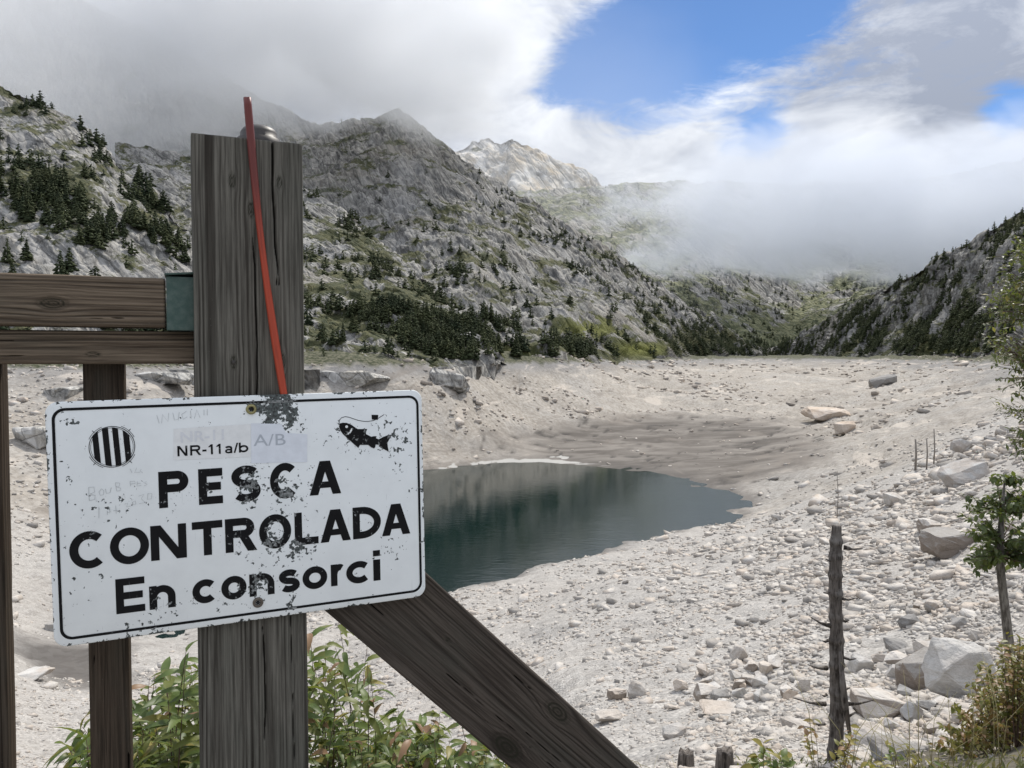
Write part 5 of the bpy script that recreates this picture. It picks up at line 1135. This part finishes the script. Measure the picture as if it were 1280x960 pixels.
plant('bush', 'leafy green bush with long narrow leaves behind the sign post', 'bush', tuple(at(250, 1300, 2.1).xy) + (float(bed_at(at(250, 1300, 2.1).x, 2.1)[0]),), tips, LEAFV, [(m_lgreen, 0.90), (m_lyel, 0.08), (m_lbrown, 0.02)], 0.072, 26, 290, 5, 0.0036, 0.35)
tips = bush_tips(16, (385, 470), ([380, 420, 470], [775, 770, 800]), (1.9, 2.5), 420, 0.06, 70) + bush_tips(95, (400, 650), ([395, 470, 500, 560, 600, 650], [880, 885, 862, 868, 885, 925]), (1.9, 2.7), 500, 0.12, 60)
plant('bush', 'low green bush with curled narrow leaves below the diagonal brace', 'bush', tuple(at(510, 1300, 2.2).xy) + (float(bed_at(at(510, 1300, 2.2).x, 2.2)[0]),), tips, LEAFV, [(m_lgreen, 0.88), (m_lyel, 0.06), (m_lbrown, 0.06)], 0.062, 24, 290, 6, 0.003, 0.35)

# ---- dead trunk
m_dead, t = mat('dead grey brown bark'); tc = t.node('ShaderNodeTexCoord').outputs['Object']
fb = t.noise(t.mapping(tc, scale=(38, 38, 5)), 1, 6, 0.68, 0.5); fl2 = t.noise(tc, 9, 5, 0.6)
c = t.mix(t.ramp(fb, 0.34, 0.66), (0.035, 0.029, 0.025, 1), (0.20, 0.175, 0.155, 1)); c = t.mix(t.ramp(fl2, 0.48, 0.66, 0, 0.6), c, (0.26, 0.24, 0.22, 1))
t.out(t.principled(c, 0.9, t.bump(fb, 0.9, 0.02), 0.2))
Dt = 5.6; tp = at(1047, 657, Dt); bt = at(1043, 975, Dt); gz = float(bed_at(bt.x, Dt)[0]) - 0.08
dead = empty('dead_trunk', (bt.x, Dt, gz)); tag(dead, 'bare dead pine trunk with broken branch stubs on the rubble bank', 'tree trunk')
Ht = tp.z - gz; nzr, seg = 130, 28; Vt = []; rs = np.random.default_rng(4)
zz = np.linspace(0, Ht, nzr); ang = np.linspace(0, 2 * math.pi, seg, endpoint=False)
Zg, Ag = np.meshgrid(zz, ang, indexing='ij'); rad = np.interp(Zg, [0, 0.15 * Ht, 0.5 * Ht, 0.9 * Ht, Ht], [0.056, 0.049, 0.043, 0.038, 0.030])
pn = np.stack([np.cos(Ag).ravel() * 2.2, np.sin(Ag).ravel() * 2.2, Zg.ravel() * 2.2], 1); rad = rad * (1 + 0.24 * fbm(pn, 4, 8).reshape(rad.shape)) + (0.008 * np.abs(pnoise(pn * np.array([4, 4, 1.2]), 6)).reshape(rad.shape))
whorl = [0.16, 0.42, 0.62, 0.83, 1.02, 1.2, 1.38, 1.52, 1.66, 1.78]
for wz in whorl: rad += 0.010 * np.exp(-((Zg - wz * Ht / 1.9) / 0.022) ** 2)
lean = np.interp(Zg, [0, Ht], [0, tp.x - bt.x]) + 0.012 * np.sin(Zg * 3.1)
V = np.stack([lean + np.cos(Ag) * rad, np.sin(Ag) * rad, Zg], -1).reshape(-1, 3); i = np.arange(nzr - 1)[:, None]; j = np.arange(seg)[None, :]
F = np.stack([i * seg + j, i * seg + (j + 1) % seg, (i + 1) * seg + (j + 1) % seg, (i + 1) * seg + j], -1).reshape(-1, 4).tolist() + [[(nzr - 1) * seg + k for k in range(seg)]]
obj('trunk', mesh_from('trunk', V, F, True), m_dead, dead)
stub = [(1038, 700, -1, 0.06), (1058, 684, 1, 0.13), (1035, 738, -1, 0.07), (1056, 748, 1, 0.09), (1034, 782, -1, 0.16), (1056, 775, 1, 0.05), (1058, 822, 1, 0.09), (1032, 800, -1, 0.05), (1030, 835, -1, 0.20), (1030, 868, -1, 0.05), (1028, 880, -1, 0.28), (1060, 880, 1, 0.20), (1028, 905, -1, 0.10), (1050, 668, 1, 0.05), (1041, 672, -1, 0.05), (1048, 720, 1, 0.06), (1057, 860, 1, 0.05)]
for k, (px, py, sx, L_) in enumerate(stub):
    b = at(px, py, Dt) - Vector((bt.x, Dt, gz)); a_ = rr_.uniform(-0.6, 0.6); d_ = Vector((sx * math.cos(a_), -abs(math.sin(a_)) * 0.9, rr_.uniform(-0.15, 0.25) + (0.25 if L_ > 0.15 else 0))); b.x -= sx * 0.02
    path = [b, b + d_ * L_ * 0.5 + Vector((0, 0, -0.012)), b + d_ * L_]; V, F = tube(path, [0.012 + 0.007 * (L_ > 0.1), 0.008, 0.0035], 7); obj('branch_stub', mesh_from('branch_stub', V, F, True), m_dead, dead)
# the split-off strip of wood at its foot
b = at(1050, 815, Dt - 0.08) - Vector((bt.x, Dt, gz)); e_ = at(1063, 925, Dt - 0.1) - Vector((bt.x, Dt, gz)); V, F = tube([b, b.lerp(e_, 0.5) + Vector((-0.01, 0, 0)), e_], [0.012, 0.026, 0.012], 7); obj('split_wood', mesh_from('split_wood', V, F, True), m_dead, dead)

# ---- stumps
for px, py, wp, hp, lab in [(857, 962, 19, 24, 'short grey weathered stump on the near bank'), (906, 962, 20, 27, 'taller split grey stump beside the short one')]:
    D = Dg(px, py); p = at(px, py, D); rad0 = wp / 2 * D / FPX; h_ = hp * D / FPX; g_ = float(bed_at(p.x, D)[0]); seg = 18; V = []; r5 = random.Random(px)
    hs = [h_ * r5.uniform(0.82, 1.05) for k in range(seg)]
    for zf in (0, 0.15, 0.5, 0.9, 1.0):
        for k in range(seg): a = 2 * math.pi * k / seg; q_ = rad0 * (1.15 - 0.2 * zf + 0.09 * math.sin(5 * a + px) + 0.05 * r5.random()); V.append((q_ * math.cos(a), q_ * math.sin(a), hs[k] * zf - 0.08 * (zf == 0)))
    F = [(i * seg + k, i * seg + (k + 1) % seg, (i + 1) * seg + (k + 1) % seg, (i + 1) * seg + k) for i in range(4) for k in range(seg)]; n = len(V); V.append((0, 0, h_ * 0.86)); F += [(4 * seg + k, 4 * seg + (k + 1) % seg, n) for k in range(seg)]
    tag(obj('stump', mesh_from('stump', V, F), m_dead, None, (p.x, D, g_)), lab, 'stump')
# ---- thin stakes standing in the lake bed
m_stake, t = mat('grey driftwood'); t.out(t.principled(t.mix(t.noise(None, 8), (0.16, 0.14, 0.12, 1), (0.30, 0.27, 0.24, 1)), 0.9))
for px, pt, pb, wp, lab in [(1144, 549, 588, 2.6, 'thick short grey stake, leftmost of three on the lake bed'.replace('leftmost of three', 'the stoutest of three')), (1158, 548, 587, 1.8, 'middle thin grey stake between two others on the lake bed'), (1167, 536, 582, 1.6, 'tallest thin grey stake of three on the lake bed'), (1046, 588, 650, 0.9, 'single thin grey pole standing above the dead trunk top')]:
    D = Dg(px, pb); p = at(px, pb, D); q_ = at(px, pt, D); g_ = float(bed_at(p.x, D)[0]); r_ = wp / 2 * D / FPX; hh = q_.z - g_
    V, F = tube([(0, 0, -0.3), (0.02 * hh, 0, hh * 0.5), (-0.01 * hh, 0, hh)], [r_ * 1.1, r_, r_ * 0.8], 7); tag(obj('stake', mesh_from('stake', V, F, True), m_stake, None, (p.x, D, g_)), lab, 'stake')

# ---- sapling by the boulders
def cloud_tips(n, blobs, axis, Dj, f0=0.5):
    """tips inside ellipses (px, py, rx, ry, D); each springs from the trunk polyline 'axis'"""
    out = []
    for k in range(n):
        bx, by_, rx, ry, D = blobs[k % len(blobs)]; a = rr_.uniform(0, 6.28); q_ = math.sqrt(rr_.random()); D2 = D + rr_.uniform(-Dj, Dj); tip = at(bx + rx * q_ * math.cos(a), by_ + ry * q_ * math.sin(a), D2)
        base = min(axis, key=lambda p: (Vector(p) - tip).length + 1.2 * max(0, p[2] - tip.z + 0.1)); out.append((tip, base))
    return out
Ds_ = 7.0; g_ = float(bed_at(at(1262, 900, Ds_).x, Ds_)[0]); ax = [Vector((at(1266, 900, Ds_).x, Ds_, g_ - 0.05)), at(1262, 810, Ds_), at(1256, 760, Ds_), at(1251, 715, Ds_), at(1250, 680, Ds_), at(1252, 640, Ds_), at(1256, 600, Ds_)]
axf = [ax[3].lerp(ax[4], 0.5), ax[4], ax[5], ax[6]]
plant('sapling', 'young tree with thin grey trunk and dark green leaves beside the boulders', 'tree', tuple(ax[0]), cloud_tips(120, [(1222, 640, 24, 38, 7), (1250, 660, 40, 55, 7), (1282, 640, 32, 65, 7), (1225, 695, 22, 22, 7), (1262, 612, 34, 24, 7), (1300, 690, 30, 30, 7)], axf, 0.5), OVAL, [(m_ldark, 0.9), (m_ltree, 0.1)], 0.064, 20, 200, 12, 0.006, 0.25,
      trunk=(ax, [0.052, 0.042, 0.038, 0.035, 0.030, 0.020, 0.007]))
# ---- tree leaning in from beyond the right edge
Dr_ = 12.0; gx = at(1345, 700, Dr_); g_ = float(bed_at(gx.x, Dr_)[0]); ax = [Vector((gx.x, Dr_, g_ - 0.1)), at(1340, 640, Dr_), at(1330, 560, Dr_), at(1322, 480, Dr_), at(1318, 400, Dr_), at(1312, 320, Dr_), at(1310, 270, Dr_)]
plant('broadleaf_tree', 'green broadleaf tree leaning in over the scree with thin leafy branches', 'tree', tuple(ax[0]), cloud_tips(295, [(1265, 345, 36, 45, 12), (1290, 330, 45, 60, 12), (1262, 420, 32, 40, 12), (1300, 420, 50, 70, 12), (1262, 480, 30, 45, 12), (1300, 520, 50, 70, 12), (1276, 550, 20, 26, 12), (1310, 300, 45, 50, 12), (1345, 400, 50, 90, 12), (1240, 400, 14, 50, 12), (1276, 340, 30, 40, 12)], ax[2:], 1.3), LOWL, [(m_ltree, 0.92), (m_lyel, 0.08)], 0.095, 19, 0, 14, 0.010, 0.3,
      trunk=(ax, [0.15, 0.13, 0.11, 0.09, 0.07, 0.05, 0.02]))
# ---- autumn shrub, bottom right
tips = []
for k in range(150):
    px = rr_.uniform(1165, 1330); py = np.interp(px, [1160, 1190, 1230, 1260, 1300, 1330], [925, 880, 815, 790, 800, 800]) + abs(rr_.gauss(0, 55)); D = rr_.uniform(4.2, 5.4); tip = at(px, py, D); b = at(px * 0.4 + 1270 * 0.6, 960, D); b.z = float(bed_at(b.x, b.y)[0]) - 0.03; tips.append((tip, b))
b0 = at(1270, 960, 4.8); plant('shrub', 'autumn shrub with small olive, orange and rusty leaves below the sapling', 'shrub', (b0.x, 4.8, float(bed_at(b0.x, 4.8)[0])), tips, OVAL, [(m_laut, 0.86), (m_lyel, 0.06), (m_lbrown, 0.08)], 0.046, 26, 200, 15, 0.004, 0.25)
# ---- small leafy sprigs along the bottom
for k, (px0, px1, pt, D, n, ls, lm, lab) in enumerate([(930, 985, 930, 3.2, 7, 0.055, [(m_lgreen, 0.6), (m_lyel, 0.4)], 'sprig of yellow green leaves left of the dead trunk'), (990, 1075, 905, 3.6, 10, 0.045, [(m_lyel, 0.5), (m_laut, 0.3), (m_lbrown, 0.2)], 'thin reddish sprigs with small orange leaves in front of the dead trunk'), (1080, 1170, 938, 3.4, 14, 0.04, [(m_lyel, 0.6), (m_lgreen, 0.4)], 'low yellow green plant at the foot of the grey rock')]):
    tips = []
    for q in range(n):
        px = rr_.uniform(px0, px1); tip = at(px, pt + rr_.uniform(-12, 35), D + rr_.uniform(-0.2, 0.2)); b = at(px * 0.5 + (px0 + px1) / 4, 960, tip.y); b.z = float(bed_at(b.x, b.y)[0]) - 0.02; tips.append((tip, b))
    b = at((px0 + px1) / 2, 960, D); plant('sprig', lab, 'plant', (b.x, D, float(bed_at(b.x, D)[0])), tips, OVAL, lm, ls, 8, 60, 20 + k, 0.0022, 0.5)
# ---- dry grass blades
m_straw, t = mat('dry straw grass'); t.out(t.principled(t.mix(t.noise(None, 5), (0.22, 0.20, 0.08, 1), (0.42, 0.37, 0.20, 1)), 0.7))
mg = Merge()
for k in range(60):
    px = rr_.uniform(1020, 1300) if k < 40 else rr_.uniform(700, 1000); D = rr_.uniform(3.0, 4.6); b = at(px, 960, D); b.z = float(bed_at(b.x, D)[0]) - 0.02; h_ = rr_.uniform(0.2, 0.6) * (1 if k < 40 else 0.5); dx = rr_.uniform(-0.3, 0.3)
    V, F = tube([b, b + Vector((dx * 0.3, 0, h_ * 0.6)), b + Vector((dx, rr_.uniform(-0.1, 0.1), h_))], [0.0022, 0.0016, 0.0005], 3); mg.add(V, F)
tag(obj('dry_grass', mg.mesh('dry_grass', True), m_straw), 'dry straw coloured grass blades along the bottom of the bank', 'grass', kind='stuff')

# ---- short weeds and grass on the near edge of the bank
m_weed = leaf_mat('low weeds', (0.045, 0.06, 0.02), (0.15, 0.15, 0.05), (0.25, 0.19, 0.07), 0.6)
mg = Merge()
for k in range(2600):
    D = rr_.uniform(2.6, 6.2); px = rr_.uniform(640, 1340); x = (px - 640) / FPX * D
    if pnoise(np.array([[x * 1.4, D * 1.4, 0.3]]), 5)[0] < -0.12: continue
    z = float(bed_at(x, D)[0]); V, F = LOWL[k % 2]; dd = Vector((rr_.gauss(0, 0.5), rr_.gauss(0, 0.5), rr_.uniform(0.5, 1.2))); B = basis(dd, roll=rr_.uniform(-1, 1)); s_ = rr_.uniform(0.03, 0.085)
    mg.add((V * np.array([0.45, 1, 1])) @ np.array(B).T * s_ + np.array([x, D, z - 0.005]), F)
tag(obj('weeds', mg.mesh('weeds', True), m_weed), 'low weeds and short grass on the near edge of the bank', 'weeds', kind='stuff')
